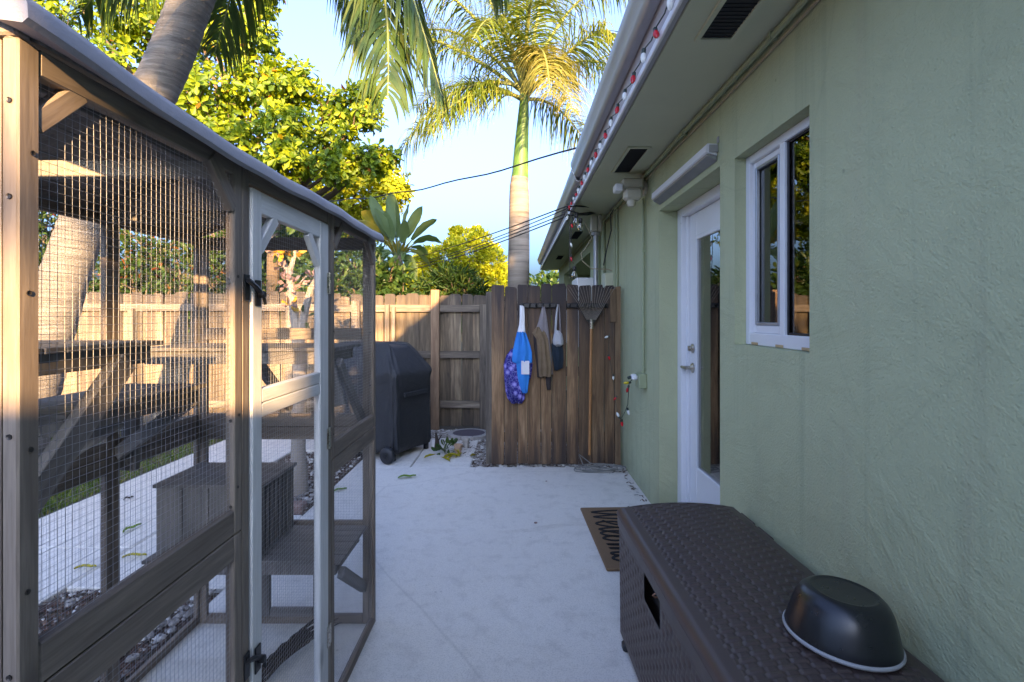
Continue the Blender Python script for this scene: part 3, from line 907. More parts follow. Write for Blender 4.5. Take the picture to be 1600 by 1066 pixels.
def panel_y(yc, x0, x1, z0, z1, m=WD, wb=.055, wt=.055, mesh=True):
    f = (0, 1, 0)
    for x in (x0 + TW / 2, x1 - TW / 2): beam('stile', (x, yc, z0), (x, yc, z1), TW - .001, TT, m, cage, f)
    beam('rail', (x0 + TW, yc, z0 + wb / 2), (x1 - TW, yc, z0 + wb / 2), wb, TT - .001, m, cage, f)
    beam('rail', (x0 + TW, yc, z1 - wt / 2), (x1 - TW, yc, z1 - wt / 2), wt, TT - .001, m, cage, f)
    if mesh: wires('wire_mesh', 'y', yc, x0 + TW * .6, x1 - TW * .6, z0 + wb * .6, z1 - wt * .6)


xc = FX - TT / 2
ZM, ZT = .867, 1.700
ZD = 1.658                                               # top of the door
panel_x(xc, NY, 1.1605, 0.0, ZM - .001, wb=.035)
panel_x(xc, NY, 1.1605, ZM + .001, ZT, wt=.036)
panel_x(xc, 1.755 - TW, FY, 0.0, ZM - .001, wb=.035)
panel_x(xc, 1.755 - TW, FY, ZM + .001, ZT, wt=.036)
for y in (1.1775, 1.7065):                                # the door posts
    beam('post', (xc, y, 0), (xc, y, ZT), TW - .001, TT, WD, cage, (1, 0, 0))
beam('rail', (xc, 1.193, .0175), (xc, 1.69, .0175), .035, TT - .001, WD, cage, (1, 0, 0))
beam('rail', (xc, 1.193, ZD + .021), (xc, 1.69, ZD + .021), .038, TT - .001, WD, cage, (1, 0, 0))
# back
xb = BX + TT / 2
for y0, y1 in ((NY, 1.19), (1.19, 1.77), (1.77, FY)):
    panel_x(xb, y0, y1, 0, ZM - .001, wb=.035); panel_x(xb, y0, y1, ZM + .001, ZT, wt=.036)
# near and far ends
RZ = 1.875                                               # ridge, inside
xm = (FX + BX) / 2
for yc, mesh in ((NY + TT / 2 + .0, True), (FY - TT / 2, True)):
    x0, x1 = BX + TT + .001, FX - TT - .001
    panel_y(yc, x0, x1, 0, ZM - .001, wb=.04, mesh=mesh); panel_y(yc, x0, x1, ZM + .001, ZT - .002, mesh=mesh)
    wires('wire_mesh', 'y', yc, x0, x1, ZT, RZ - .03, top=lambda u: RZ - .02 - abs(u - xm) * .45)
    for s in (-1, 1):
        beam('gable_rafter', (xm + s * .392, yc, ZT + .012), (xm + s * .004, yc, RZ - .018), .034, TT - .002, WD, cage, (0, 1, 0))
x0, x1 = BX + TT + .001, FX - TT - .001
beam('rail', (x0 + TW, FY - TT / 2 - .022, 1.275), (x1 - TW, FY - TT / 2 - .022, 1.275), .05, .02, WD, cage, (0, 1, 0))
beam('rail', (x0 + TW, FY - TT / 2, .43), (x1 - TW, FY - TT / 2, .43), .045, TT - .001, WD, cage, (0, 1, 0))
# corner blocks and knee braces
def knee(y0, y1, z0, z1, x, m=WD, w=.034, par=None, t=.02):
    beam('knee_brace', (x, y0, z0), (x, y1, z1), w, t, m, par or cage, (1, 0, 0))
knee(NY + TW - .004, NY + .100, ZT - .100, ZT - .028, xc - .001, w=.028)
knee(1.134, 1.045, ZT - .108, ZT - .020, xc + .003, w=.036)
knee(1.752, 1.835, ZT - .108, ZT - .022, xc + .003)
knee(FY - TW + .004, FY - .12, ZT - .11, ZT - .022, xc + .003)
cb = MB(); cb.bevel_box((FX - .05, NY - .003, ZT + .001), (FX + .001, NY + .018, ZT + .026), .003); cb.build('corner_block', WD, cage)
# screws on posts
sc_ = MB()
for y, zs_ in ((NY + .016, (.55, 1.0, 1.18, 1.38, 1.56)), (1.145, (.97, 1.13, 1.44)), (1.74, (.95, 1.3))):
    for z in zs_:
        sc_.lathe([(.0036, 0), (.0036, .0012), (.002, .0004)], (FX + .0002, y + random.uniform(-.004, .004), z), (1, 0, 0), 8)
for z in (.9, 1.2, 1.50, 1.62): sc_.lathe([(.0036, 0), (.0036, .0012), (.002, .0004)], (FX - .010, NY - .0002, z), (0, -1, 0), 8)
for z in (1.05, 1.28): sc_.lathe([(.0036, 0), (.0036, .0012), (.002, .0004)], (-.635, FY - .04 + .003, z), (0, -1, 0), 8)
for z in (.93, 1.12): sc_.lathe([(.0036, 0), (.0036, .0012), (.002, .0004)], (FX - .008, 1.1289, z), (0, -1, 0), 8)
sc_.build('screw', M_['screw'], cage)['kind'] = 'stuff'
# roof
rp = MB()
outer = [(-.590, 1.676), (-.583, 1.682), (-.584, 1.700), (-.594, 1.714), (xm, 1.902), (-1.436, 1.714), (-1.446, 1.700), (-1.446, 1.676)]
inner = [(-1.416, 1.706), (xm, 1.885), (-.618, 1.706)]
prof = outer + inner
ny = 36; n = len(prof); vs, fs = [], []
for j in range(ny + 1):
    y = .612 + (2.262 - .612) * j / ny
    sag = .003 * math.sin(j * .35) + .0012 * math.sin(j * 1.1)
    for q, (x, z) in enumerate(prof):
        e = 1.0 if q in (0, 1, 2, 3, 4 + 1, 6, 7) else .3
        tip = -.026 * max(0, 1 - j / 7) ** 1.3 if q in (0, 1, 2, 3) else 0
        vs.append((x + e * sag * .4 * (1 if x > xm else -1), y, z + (e * sag if q < 4 or q > 4 else 0) - tip))
for j in range(ny):
    for q in range(n):
        q2 = (q + 1) % n
        fs.append((j * n + q, (j + 1) * n + q, (j + 1) * n + q2, j * n + q2))
fs += [tuple(range(n)), tuple(reversed([ny * n + q for q in range(n)]))]
rp.add(vs, fs); roof = rp.build('roof', M_['felt'], cage, smooth=True, angle=50)
for s in (-1, 1):                                        # boards under the felt
    for q in range(4):
        a, b = .03 + q * .094, .03 + q * .094 + .091
        x_a, x_b = xm + s * a, xm + s * b
        za, zb = 1.874 - a * .43, 1.874 - b * .43
        bm = MB(); y0, y1 = .66, 2.235
        bm.add([(x_a, y0, za), (x_b, y0, zb), (x_b, y1, zb), (x_a, y1, za), (x_a, y0, za + .008), (x_b, y0, zb + .008), (x_b, y1, zb + .008), (x_a, y1, za + .008)],
               [(0, 3, 2, 1), (4, 5, 6, 7), (0, 1, 5, 4), (1, 2, 6, 5), (2, 3, 7, 6), (3, 0, 4, 7)])
        bm.build('roof_board', M_['underroof'], roof)
for y in (1.161, 1.715):
    beam('tie_beam', (BX + TT + .002, y, 1.683), (FX - TT - .002, y, 1.683), .036, .03, M_['underroof'], cage, (0, 1, 0))
    for s in (-1, 1): beam('rafter', (xm + s * .375, y, 1.703), (xm + s * .01, y, 1.857), .032, .028, M_['underroof'], cage, (0, 1, 0))
beam('ridge_beam', (xm, .665, 1.846), (xm, 2.23, 1.846), .04, .024, M_['underroof'], cage, (1, 0, 0))

# the white mesh door
y0, y1 = 1.198, 1.688
doorx = xc + .004
cdr = MB(); cdr.bevel_box((doorx - .0105, y0 + .001, .045), (doorx + .0105, y0 + .047, ZD - .004), .003)
cdr.bevel_box((doorx - .0105, y1 - .072, .045), (doorx + .0105, y1 - .001, ZD - .004), .003)
cdoor = cdr.build('door', WH, cage)
for z0, z1 in ((.0455, .10), (1.105, 1.139), (1.1405, 1.175), (ZD - .058, ZD - .0045)):
    beam('door_rail', (doorx, y0 + .047, (z0 + z1) / 2), (doorx, y1 - .072, (z0 + z1) / 2), z1 - z0, .0195, WH, cdoor, (1, 0, 0))
wires('wire_mesh', 'x', doorx - .006, y0 + .03, y1 - .05, 1.16, ZD - .03, cdoor); wires('wire_mesh', 'x', doorx - .006, y0 + .03, y1 - .05, .08, 1.12, cdoor)
knee(y0 + .045, y0 + .13, ZD - .145, ZD - .055, doorx, WH, .03, cdoor, .018); knee(y1 - .068, y1 - .15, ZD - .14, ZD - .055, doorx, WH, .03, cdoor, .018)
for z in (1.415, .545):
    lt = MB()
    lt.bevel_box((FX + .0005, 1.166, z - .028), (FX + .0045, 1.188, z + .032), .0012)
    lt.bevel_box((doorx + .011, 1.207, z - .040), (doorx + .015, 1.232, z + .022), .0012)
    lt.tube([(FX + .010, 1.170, z + .018), (FX + .011, 1.20, z + .006), (FX + .013, 1.236, z - .016)], .0062, 8)
    lt.lathe([(.008, 0), (.009, .012), (.006, .016)], (doorx + .014, 1.222, z - .012), (1, 0, 0), 12)
    lt.tube([(FX + .016, 1.228, z - .012), (FX + .018, 1.232, z - .036)], .004, 6)
    lt.build('latch', M_['blackmetal'], cdoor)
for z in (1.46, .95, .30):
    hg = MB(); hg.tube([(doorx + .0125, 1.6895, z - .035), (doorx + .0125, 1.6895, z + .035)], .004, 8); hg.bevel_box((doorx + .0106, 1.672, z - .034), (doorx + .013, 1.7065, z + .034), .0008)
    hg.build('hinge', M_['steel'], cdoor)


def shelf(x0, x1, y0, y1, z, axis='x', nsl=6, apron=True, m=SH):
    """slatted platform; slats run along 'axis'"""
    sm = MB()
    if apron:
        sm.bevel_box((x0 + .02, y0 + .02, z - .062), (x1 - .025, y0 + .038, z - .0145), .002); sm.bevel_box((x0 + .02, y1 - .038, z - .062), (x1 - .025, y1 - .02, z - .0145), .002)
        sm.bevel_box((x1 - .045, y0 + .039, z - .062), (x1 - .027, y1 - .039, z - .0145), .002); sm.bevel_box((x0 + .02, y0 + .039, z - .062), (x0 + .038, y1 - .039, z - .0145), .002)
    o = sm.build('shelf', m, cage)
    for i in range(nsl):
        if axis == 'x':
            a = y0 + (y1 - y0) * i / nsl + .001; b = y0 + (y1 - y0) * (i + 1) / nsl - .0025
            beam('slat', (x0, (a + b) / 2, z - .007), (x1 + random.uniform(-.002, .002), (a + b) / 2, z - .007), .0135, b - a, m, o, (0, 1, 0), .0015)
        else:
            a = x0 + (x1 - x0) * i / nsl + .001; b = x0 + (x1 - x0) * (i + 1) / nsl - .0025
            beam('slat', ((a + b) / 2, y0, z - .007), ((a + b) / 2, y1, z - .007), b - a, .0135, m, o, (0, 0, 1), .0015)
    return o


bxi = BX + TT + .004
s1 = shelf(bxi, -1.005, .668, 1.465, 1.283, 'x', 15)
s2 = shelf(bxi, -1.10, 1.25, 1.83, 1.112, 'x', 9)
s3 = shelf(bxi, -.648, 1.895, 2.225, .445, 'x', 6)
s4 = shelf(bxi, -.67, 1.86, 2.205, 1.237, 'x', 6)
beam('brace', (-1.02, .675, .56), (-1.02, 1.335, 1.235), .060, .03, SH, cage, (1, 0, 0))
beam('brace', (-1.40, 1.30, .84), (-1.16, 1.50, 1.05), .045, .026, SH, cage, (1, -1, 0))
beam('brace', (-1.395, 1.79, .87), (-1.13, 1.79, 1.06), .045, .026, SH, cage, (0, 1, 0))
beam('brace', (-.96, 1.90, 1.18), (-.985, 2.235, .96), .045, .026, SH, cage, (1, 0, 0))
beam('brace', (-.665, 1.92, 1.18), (-.672, 2.235, .90), .04, .024, SH, cage, (1, 0, 0))
beam('bracket', (-.70, 1.90, 1.19), (-.655, 1.90, 1.02), .05, .02, SH, cage, (0, 1, 0))
beam('brace', (-.66, 1.935, .385), (-.664, 2.235, .17), .042, .026, SH, cage, (1, 0, 0))
beam('brace', (-1.385, 1.84, .80), (-1.385, 1.84, 1.05), .05, .03, SH, cage, (0, 1, 0))
# slatted nest box on the low shelf
bx0, bx1, by0, by1, bz0, bz1 = -1.345, -.952, 1.915, 2.195, .447, .725
nb = MB(); nb.bevel_box((bx0, by0 + .010, bz0), (bx0 + .01, by1, bz1 - .014), .002); nb.bevel_box((bx0 + .011, by1 - .01, bz0), (bx1, by1, bz1 - .014), .002); nb.bevel_box((bx0 + .011, by0 + .011, bz0), (bx1 - .001, by1 - .011, bz0 + .01), .002)
nest = nb.build('nest_box', SH, cage)
for i in range(4):
    w_ = (bx1 - bx0) / 4
    beam('plank', (bx0 + (i + .5) * w_, by0 + .004, bz0), (bx0 + (i + .5) * w_, by0 + .004, bz1 - .014), w_ - .003, .011, SH, nest, (0, 1, 0), .0015)
for i in range(3):
    w_ = (by1 - by0 + .02) / 3
    beam('plank', (bx0 - .006, by0 - .014 + (i + .5) * w_, bz1 - .0065), (bx1 + .012, by0 - .014 + (i + .5) * w_, bz1 - .0065), .0125, w_ - .002, SH, nest, (0, 1, 0), .0015)
for i in range(8):
    y = by0 + .02 + (by1 - by0 - .04) * i / 7
    beam('bar', (bx1 - .006, y, bz0 + .004), (bx1 - .006, y, bz1 - .014), .012, .010, SH, nest, (1, 0, 0), .001)
# low cat flap frame in the far end
ffx0, ffx1 = -1.09, -.865
for p0, p1 in (((ffx0, 0, .045), (ffx0, 0, .30)), ((ffx1, 0, .045), (ffx1, 0, .30)), ((ffx0 + .02, 0, .062), (ffx1 - .02, 0, .062)), ((ffx0 + .02, 0, .285), (ffx1 - .02, 0, .285))):
    beam('flap_frame', (p0[0], FY - TT - .012, p0[2]), (p1[0], FY - TT - .012, p1[2]), .036, .02, SH, cage, (0, 1, 0))
beam('prop_leg', (-1.02, 1.90, .02), (-1.02, 1.90, .382), .045, .03, SH, cage, (0, 1, 0))
# ------------------------------------------------------------------ fences and gate
_bcache = {}


def board(parent, x, y, z, w, h, t, m, variant=0, tilt=0.0, name='board'):
    key = (round(w, 3), round(h, 3), m.name, variant)
    if key not in _bcache:
        rr = random.Random(hash(key) & 0xffff)
        zs_ = [0, h * .2, h * .4, h * .6, h * .8, h - .022, h - .008, h]
        v, f = [], []
        for i, zz in enumerate(zs_):
            ww = w / 2 + rr.uniform(-.0022, .0022)
            bow = rr.uniform(-.003, .003)
            a, b = -ww, ww
            if i == 6: a, b = -ww * rr.uniform(.86, .97), ww * rr.uniform(.84, .97)
            if i == 7: a, b = -ww * rr.uniform(.62, .86), ww * rr.uniform(.60, .86)
            q = .003
            ztop = zz + (rr.uniform(-.012, .006) if i > 4 else 0)
            v += [(a, -t / 2 + q + bow, zz), (a + q, -t / 2 + bow, zz), (b - q, -t / 2 + bow, ztop), (b, -t / 2 + q + bow, ztop), (b, t / 2 + bow, ztop), (a, t / 2 + bow, zz)]
        for i in range(len(zs_) - 1):
            for k_ in range(6):
                k2 = (k_ + 1) % 6
                f.append((i * 6 + k_, i * 6 + k2, (i + 1) * 6 + k2, (i + 1) * 6 + k_))
        f.append(tuple(reversed(range(6)))); f.append(tuple(range(len(v) - 6, len(v))))
        me = bpy.data.meshes.new('board'); me.from_pydata(v, [], f); me.update(); finish(me, m)
        _bcache[key] = me
    return link(name, _bcache[key], parent, Matrix.Translation((x, y, z)) @ Matrix.Rotation(tilt, 4, 'Y'))


GY = 4.655
gate = thing('plank_gate', (.37, GY, 0), 'brown plank gate panel closing off the side yard beside the green wall', 'gate')
edges = [768, 788, 808.5, 824.5, 845, 862, 885, 904, 924, 944, 960]
for i, (a, b) in enumerate(zip(edges, edges[1:])):
    xa, xb = (a - VPX) * GY / FPX, (b - VPX) * GY / FPX
    board(gate, (xa + xb) / 2, GY + random.uniform(-.003, .003), .015 + random.uniform(-.01, .004), xb - xa - .003 - (.003 if i in (1, 6) else 0), 1.625 + random.uniform(-.012, .012), .018, M_['gatewood'], i)
beam('post', (.925, GY + .006, .0), (.925, GY + .006, 1.625), .052, .05, M_['gatetrim'], gate, (0, 1, 0))
beam('trim_board', (.882, GY - .019, 1.30), (.882, GY - .019, 1.60), .06, .015, M_['gatetrim'], gate, (0, 1, 0))
for z in (.25, .85, 1.45): beam('rail', (-.215, GY + .034, z), (.895, GY + .034, z), .085, .036, M_['fencerail'], gate, (0, 1, 0))
beam('post', (-.245, GY + .075, -.05), (-.245, GY + .075, 1.58), .06, .06, M_['fencerail'], gate, (0, 1, 0))

FYY = 6.2
fence = thing('board_fence', (-3, FYY, 0), 'long weathered board fence with rails and posts across the back of the yard', 'fence')
x = -7.2; i = 0
while x < -.12:
    wd = random.choice((.118, .132, .138, .142, .15))
    hh = 1.60 + random.uniform(-.022, .018) + (.02 if x < -2.6 else 0)
    board(fence, x + wd / 2, FYY + random.uniform(-.006, .006) + (.018 if i % 2 else 0), .02, wd, hh, .016, M_['fencewood'], i % 14, random.uniform(-.008, .008))
    x += wd + random.choice((-.004, .002, .004, .012)); i += 1
for z, hgt in ((.30, .085), (.90, .085), (1.46, .085)):
    xx = -7.2
    while xx < -.15:
        x2 = min(xx + 2.44, -.15)
        beam('rail', (xx, FYY - .032, z + random.uniform(-.012, .012)), (x2 - .004, FYY - .032, z + random.uniform(-.012, .012)), hgt, .038, M_['fencerail'], fence, (0, 1, 0))
        xx = x2
for px, top, mm, ww in ((680, 453, 'fencepost', .10), (755, 476, 'fencerail', .085), (605, 476, 'fencerail', .055), (615, 480, 'fencerail', .045), (556, 470, 'fencerail', .10), (205, 482, 'fencerail', .07), (452, 465, 'fencerail', .08)):
    Yp = FYY - .075
    xq = (px - VPX) * Yp / FPX
    beam('post', (xq, Yp, -.05), (xq, Yp, CAM_H + (VPY - top) * Yp / FPX), ww, .045 if ww < .09 else .05, M_[mm], fence, (0, 1, 0), .004)
# unseen wall and pillar added behind the viewpoint to block the low sun
gw = MB(); gw.bevel_box((-9, -3.75, -.1), (.60, -3.6, 2.05), .01); gw.bevel_box((.601, -3.85, -.1), (.97, -3.5, 2.41), .01)
o = gw.build('sun_block_wall', M_['stone'], None); tag(o, 'unseen plain grey wall added behind the viewpoint to block the low sun', 'added sun blocker')

# ------------------------------------------------------------------ hook racks and what hangs from them
def hook_rack(px0, px1, label, hooks):
    Y = GY - .014
    x0, x1 = (px0 - VPX) * Y / FPX, (px1 - VPX) * Y / FPX
    t = thing('hook_rack', ((x0 + x1) / 2, Y, 1.43), label, 'hook rack', 'black hook racks on the gate')
    m = MB(); m.bevel_box((x0, Y - .022, 1.430), (x1, Y - .0005, 1.472), .005); m.build('bar', M_['blackmetal'], t)
    for h in range(hooks):
        xx = x0 + (x1 - x0) * (h + .5) / hooks
        m = MB(); m.tube([(xx, Y - .020, 1.452), (xx, Y - .042, 1.446), (xx, Y - .054, 1.456), (xx, Y - .056, 1.472)], .006, 8)
        m.lathe([(.013, 0), (.013, .010), (.008, .013)], (xx, Y - .020, 1.452), (0, -1, 0), 12)
        m.build('hook', M_['blackmetal'], t, smooth=True)
    return t


hook_rack(812, 874, 'black hook rack on the gate from which the cloths hang', 6)
hook_rack(885, 950, 'black hook rack on the gate behind the leaf rake', 6)


def hang(name, rows, m, parent, Y, folds=3.0, amp=.006, seed=1, n=28):
    """a hanging cloth as a closed loft; rows: (py, px_left, px_right, half depth)"""
    rr = random.Random(seed); ph = rr.uniform(0, 6)
    out = []
    R_ = []
    for (a, b) in zip(rows, rows[1:]):
        for q in range(4): R_.append([a[j] + (b[j] - a[j]) * q / 4 for j in range(4)])
    R_.append(list(rows[-1]))
    for i, (py, l, r_, d) in enumerate(R_):
        pl, pr = P(l, py, Y), P(r_, py, Y)
        cx, hw, z = (pl.x + pr.x) / 2, (pr.x - pl.x) / 2, pl.z
        lp = []
        for k_ in range(n):
            a = 2 * math.pi * k_ / n
            xx = math.cos(a); s = math.sin(a)
            fold = amp * math.sin(folds * math.pi * xx + ph + .11 * i) * min(1, hw / .03)
            yy = Y - d + s * d * (abs(1 - xx * xx) ** .1 if abs(xx) < 1 else 0) + (fold if s < 0 else fold * .5)
            lp.append((cx + hw * xx, yy, z + .004 * math.sin(5 * xx + ph)))
        out.append(lp)
    mb = MB(); mb.loft(out)
    return mb.build(name, m, parent, smooth=True, angle=70)


YH = GY - .022
tw = thing('beach_towel', P(808, 560, YH), 'blue and navy floral beach bag with white neck hanging leftmost on the gate', 'beach bag')
hang('neck_strap', [(478, 812, 819, .012), (495, 812, 820, .014), (508, 811, 820, .016), (519, 808.5, 821, .022)], M_['whitecloth'], tw, YH - .02, 1.5, .003, 2)
hang('floral_panel', [(545, 799, 806, .010), (556, 791, 830, .020), (570, 787, 832, .026), (590, 788, 829, .030), (600, 789, 822, .030), (612, 790, 820, .03), (622, 793, 820, .026), (630, 799, 815, .012)], M_['floral'], tw, YH, 4.2, .014, 3)
hang('blue_panel', [(518.5, 808, 821, .020), (535, 804, 827, .028), (550, 801, 831, .032), (562, 800, 831.5, .034), (566, 801, 831, .030)], M_['bluecloth'], tw, YH - .026, 2.6, .012, 4)
hang('blue_panel', [(562, 806, 826, .010), (590, 809, 827, .012), (606, 813, 825, .012), (614, 817, 824, .006)], M_['bluecloth'], tw, YH - .052, 1.6, .004, 5)
lbm = MB(); a, b = P(814.5, 564, YH - .095), P(827, 585, YH - .095); lbm.bevel_box((a.x, YH - .097, b.z), (b.x, YH - .095, a.z), .0008); lbm.build('paper_tag', M_['whitecloth'], tw)
jk = thing('suede_apron', P(848, 545, YH), 'brown suede work apron with mauve grey strap hanging between the two bags', 'apron')
hang('strap', [(476, 848, 850.5, .010), (495, 843, 854, .016), (512, 838, 856.5, .020), (530, 842, 859, .018), (560, 848, 862, .014), (585, 852, 864, .010)], M_['mauvecloth'], jk, YH - .008, 2.0, .004, 6)
hang('body', [(511, 838, 844, .012), (520, 831, 852, .022), (530, 838, 856, .026), (555, 840, 859, .026), (575, 841, 862, .026), (588, 842, 861, .02)], M_['brownleather'], jk, YH - .024, 2.6, .009, 7)
hang('lining', [(520, 833, 838, .008), (545, 834.5, 841, .012), (570, 838, 844, .014), (589, 839, 851, .012)], M_['darkstrap'], jk, YH - .016, 2.0, .004, 8)
hang('strap_end', [(584, 852, 862, .010), (600, 853, 861, .010), (609, 855, 861, .006)], M_['darkstrap'], jk, YH - .010, 1.5, .003, 9)
cpb = thing('shoulder_bag', P(871, 530, YH), 'dark navy shoulder bag with pale grey strap and cap hanging rightmost on the gate', 'shoulder bag')
hang('bag_body', [(536, 861, 878, .014), (550, 862, 880, .022), (565, 864, 880, .022), (575, 865.5, 879, .014), (579, 866, 872, .006)], M_['navycloth'], cpb, YH - .006, 2.0, .005, 10)
hang('strap', [(476, 870, 872, .006), (495, 867.5, 871, .008), (515, 866, 870, .009), (525, 866, 870, .009)], M_['greycloth'], cpb, YH - .018, 1.0, .002, 11)
hang('strap', [(476, 872.5, 874, .006), (495, 873.5, 876, .008), (520, 874, 877, .008), (530, 874, 878, .008)], M_['mauvecloth'], cpb, YH - .016, 1.0, .002, 12)
hang('cap', [(517, 868, 874, .010), (522, 865, 878, .026), (532, 863, 880, .034), (538, 864, 880, .030), (541, 868, 876, .015)], M_['greycloth'], cpb, YH - .022, 1.6, .004, 13)
# leaf rake
rk = thing('leaf_rake', P(922, 710, GY - .03), 'leaf rake standing upside down against the gate with rusty fanned tines and orange wooden handle', 'rake')
Yr = GY - .045
top = P(924, 505, Yr - .03)
m = MB(); m.tube([P(921, 711, Yr - .10), P(922.5, 610, Yr - .06), top], .0125, 10); m.build('handle', M_['handle'], rk, smooth=True)
m = MB(); m.tube([top + Vector((0, 0, -.05)), top + Vector((0, 0, .02))], .017, 10); m.tube([top + Vector((0, 0, .005)), top + Vector((0, 0, .035))], .014, 10); m.build('ferrule', M_['steel'], rk, smooth=True)
m = MB()
a, b, c_ = P(907, 486, Yr - .02), P(942, 486, Yr - .02), P(924, 508, Yr - .02)
m.add([(a.x, a.y, a.z), (b.x, b.y, b.z), (c_.x + .012, c_.y, c_.z), (c_.x - .012, c_.y, c_.z), (a.x, a.y + .006, a.z), (b.x, b.y + .006, b.z), (c_.x + .012, c_.y + .006, c_.z), (c_.x - .012, c_.y + .006, c_.z)],
      [(0, 3, 2, 1), (4, 5, 6, 7), (0, 1, 5, 4), (1, 2, 6, 5), (2, 3, 7, 6), (3, 0, 4, 7)])
m.build('tine_holder', M_['blackmetal'], rk)
for i in range(16):
    f = i / 15
    p0 = P(917 + 14 * f, 500, Yr - .028); p1 = P(903 + 43 * f, 474, Yr - .034); p2 = P(886 + 75 * f, 449 - 2 * math.sin(f * 3.14) + random.uniform(-1, 1), Yr - .04)
    p3 = p2 + Vector(((f - .5) * .02, -.03, .004))
    m = MB(); m.tube([p0, p1, p2, p3], [.0019, .0019, .0018, .0015], 5); m.build('tine', M_['tine'], rk, smooth=True)
# coil of grey cable at the foot of the gate
cc = MB()
rr = random.Random(3)
for q in range(5):
    cx, cy, rx, ry, ph = .74 + rr.uniform(-.05, .06), 4.50 + rr.uniform(-.02, .02), rr.uniform(.13, .20), rr.uniform(.05, .085), rr.uniform(0, 6)
    cc.tube([(cx + rx * math.cos(ph + t * .33), cy + ry * math.sin(ph + t * .33), .008 + .006 * q + .012 * math.sin(t * .5 + q)) for t in range(20)], .0045, 6)
cc.tube([(.60, 4.55, .03), (.58, 4.60, .08), (.57, 4.61, .11), (.60, 4.60, .09), (.66, 4.55, .05), (.8, 4.5, .02)], .0045, 6)
o = cc.build('cable_coil', M_['greycable'], None, smooth=True); tag(o, 'loose coil of grey cable on the concrete at the foot of the gate', 'cable coil')

# ------------------------------------------------------------------ strings of lights
def bulb(root, p, d, mname, s=1.0):
    """a faceted cone bulb pointing along d, in a dark socket"""
    m = MB(); m.lathe([(.0085 * s, -.018 * s), (.0095 * s, 0), (.0135 * s, .014 * s), (.0125 * s, .026 * s), (.007 * s, .040 * s), (.0005, .047 * s)], p, d, 10); b = m.build('bulb', M_[mname], root, smooth=True)
    m = MB(); d = Vector(d).normalized(); m.lathe([(.010 * s, 0), (.0105 * s, .022 * s), (.007 * s, .026 * s)], Vector(p) - d * .022 * s, d, 8); m.build('socket', M_['socket'], b, smooth=True)
    return b


esl = thing('eave_light_string', (.545, 3, 2.45), 'string of red and white bulbs clipped along the fascia under the gutter', 'string lights')
pts, y, i = [], 1.42, 0
xx = .540
while y < 5.0:
    p = Vector((xx, y, 2.462 + random.uniform(-.008, .008)))
    d = Vector((random.uniform(-.25, .05), random.uniform(-.9, -.2) if i % 2 else random.uniform(-.5, .2), -1))
    bulb(esl, p + Vector((0, 0, -.004)), d, 'bulbred' if i % 2 else 'bulbwhite', .95)
    pts.append(p + Vector((.004, 0, .018))); pts.append(Vector((xx + .008, y + .092, 2.468 + random.uniform(-.012, .004))))
    y += .186; i += 1
m = MB(); m.tube(pts, .0028, 6); m.build('wire', M_['socket'], esl, smooth=True)
wsl = thing('wall_light_string', (.93, 4.0, .6), 'short string of coloured bulbs plugged into the outlet box and hanging down the wall', 'string lights')
chain = [P(988, 593, 4.0), P(983, 598, 4.05), P(982, 612, 4.1), P(981, 632, 4.15), P(976, 645, 4.2), P(970, 655, 4.3), P(968, 662, 4.35)]
m = MB(); m.tube(chain, .003, 6); m.build('wire', M_['socket'], wsl, smooth=True)
for px, py, Y, c_, d in ((982, 598, 4.05, 'bulbyellow', (-1, 0, -.1)), (981.5, 606, 4.1, 'bulbred', (-.3, 0, -1)), (981, 641, 4.15, 'bulbwhite', (.3, 0, -1)), (967, 651, 4.3, 'bulbwhite', (-.5, 0, 1)), (971.5, 659, 4.33, 'bulbred', (.1, 0, -1))):
    bulb(wsl, P(px, py, Y), d, c_, .9)
gsl = thing('gate_light_string', (.9, 4.6, 1), 'string of small bulbs straggling down the right edge of the plank gate', 'string lights')
chain = [P(952, 520, 4.60), P(951, 545, 4.60), P(954, 570, 4.60), P(958, 590, 4.60), P(961, 622, 4.60), P(966, 651, 4.55)]
m = MB(); m.tube(chain, .002, 6); m.build('wire', M_['socket'], gsl, smooth=True)
for px, py, c_, d in ((950, 526, 'bulbwhite', (-.9, 0, -.3)), (951, 557, 'bulbred', (.3, 0, -1)), (958.5, 588, 'bulbwhite', (0, 0, -1)), (962.5, 621, 'bulbred', (-.5, 0, -.6))):
    bulb(gsl, P(px, py, 4.595), d, c_, .75)
# hanging festoon with clear bulbs
fst = thing('festoon_lights', P(900, 380, 4.9), 'black festoon cable with clear glass bulbs hanging from the end of the gutter', 'festoon lights')
ch1 = [P(896, 318, 4.7), P(892, 330, 4.7), P(890, 350, 4.7), P(890, 400, 4.7), P(891, 436, 4.72)]
ch2 = [P(898, 318, 4.72), P(894, 334, 4.72), P(893, 355, 4.72), P(892, 395, 4.72), P(896, 412, 4.72)]
ch3 = [P(886, 322, 4.7), P(885, 345, 4.72), P(893, 350, 4.7), P(900, 332, 4.7), P(890, 325, 4.68), P(896, 345, 4.7)]
m = MB()
for c_ in (ch1, ch2, ch3): m.tube(c_, .0032, 6)
m.build('wire', M_['cable'], fst, smooth=True)
for px, py in ((900.5, 333), (897.5, 416), (907, 341)):
    p = P(px, py, 4.72)
    m = MB(); m.lathe([(.012, 0), (.017, -.008), (.017, -.04), (.013, -.046)], p, (0, 0, 1), 12); s_ = m.build('socket', M_['cable'], fst, smooth=True)
    m = MB(); m.lathe([(.012, -.046), (.016, -.058), (.027, -.08), (.028, -.094), (.018, -.112), (.001, -.118)], p, (0, 0, 1), 16); m.build('bulb', M_['bulbglass'], s_, smooth=True)
    m = MB(); m.lathe([(.004, -.05), (.007, -.07), (.008, -.09), (.001, -.098)], p, (0, 0, 1), 8); m.build('filament_mount', M_['cream'], s_, smooth=True)
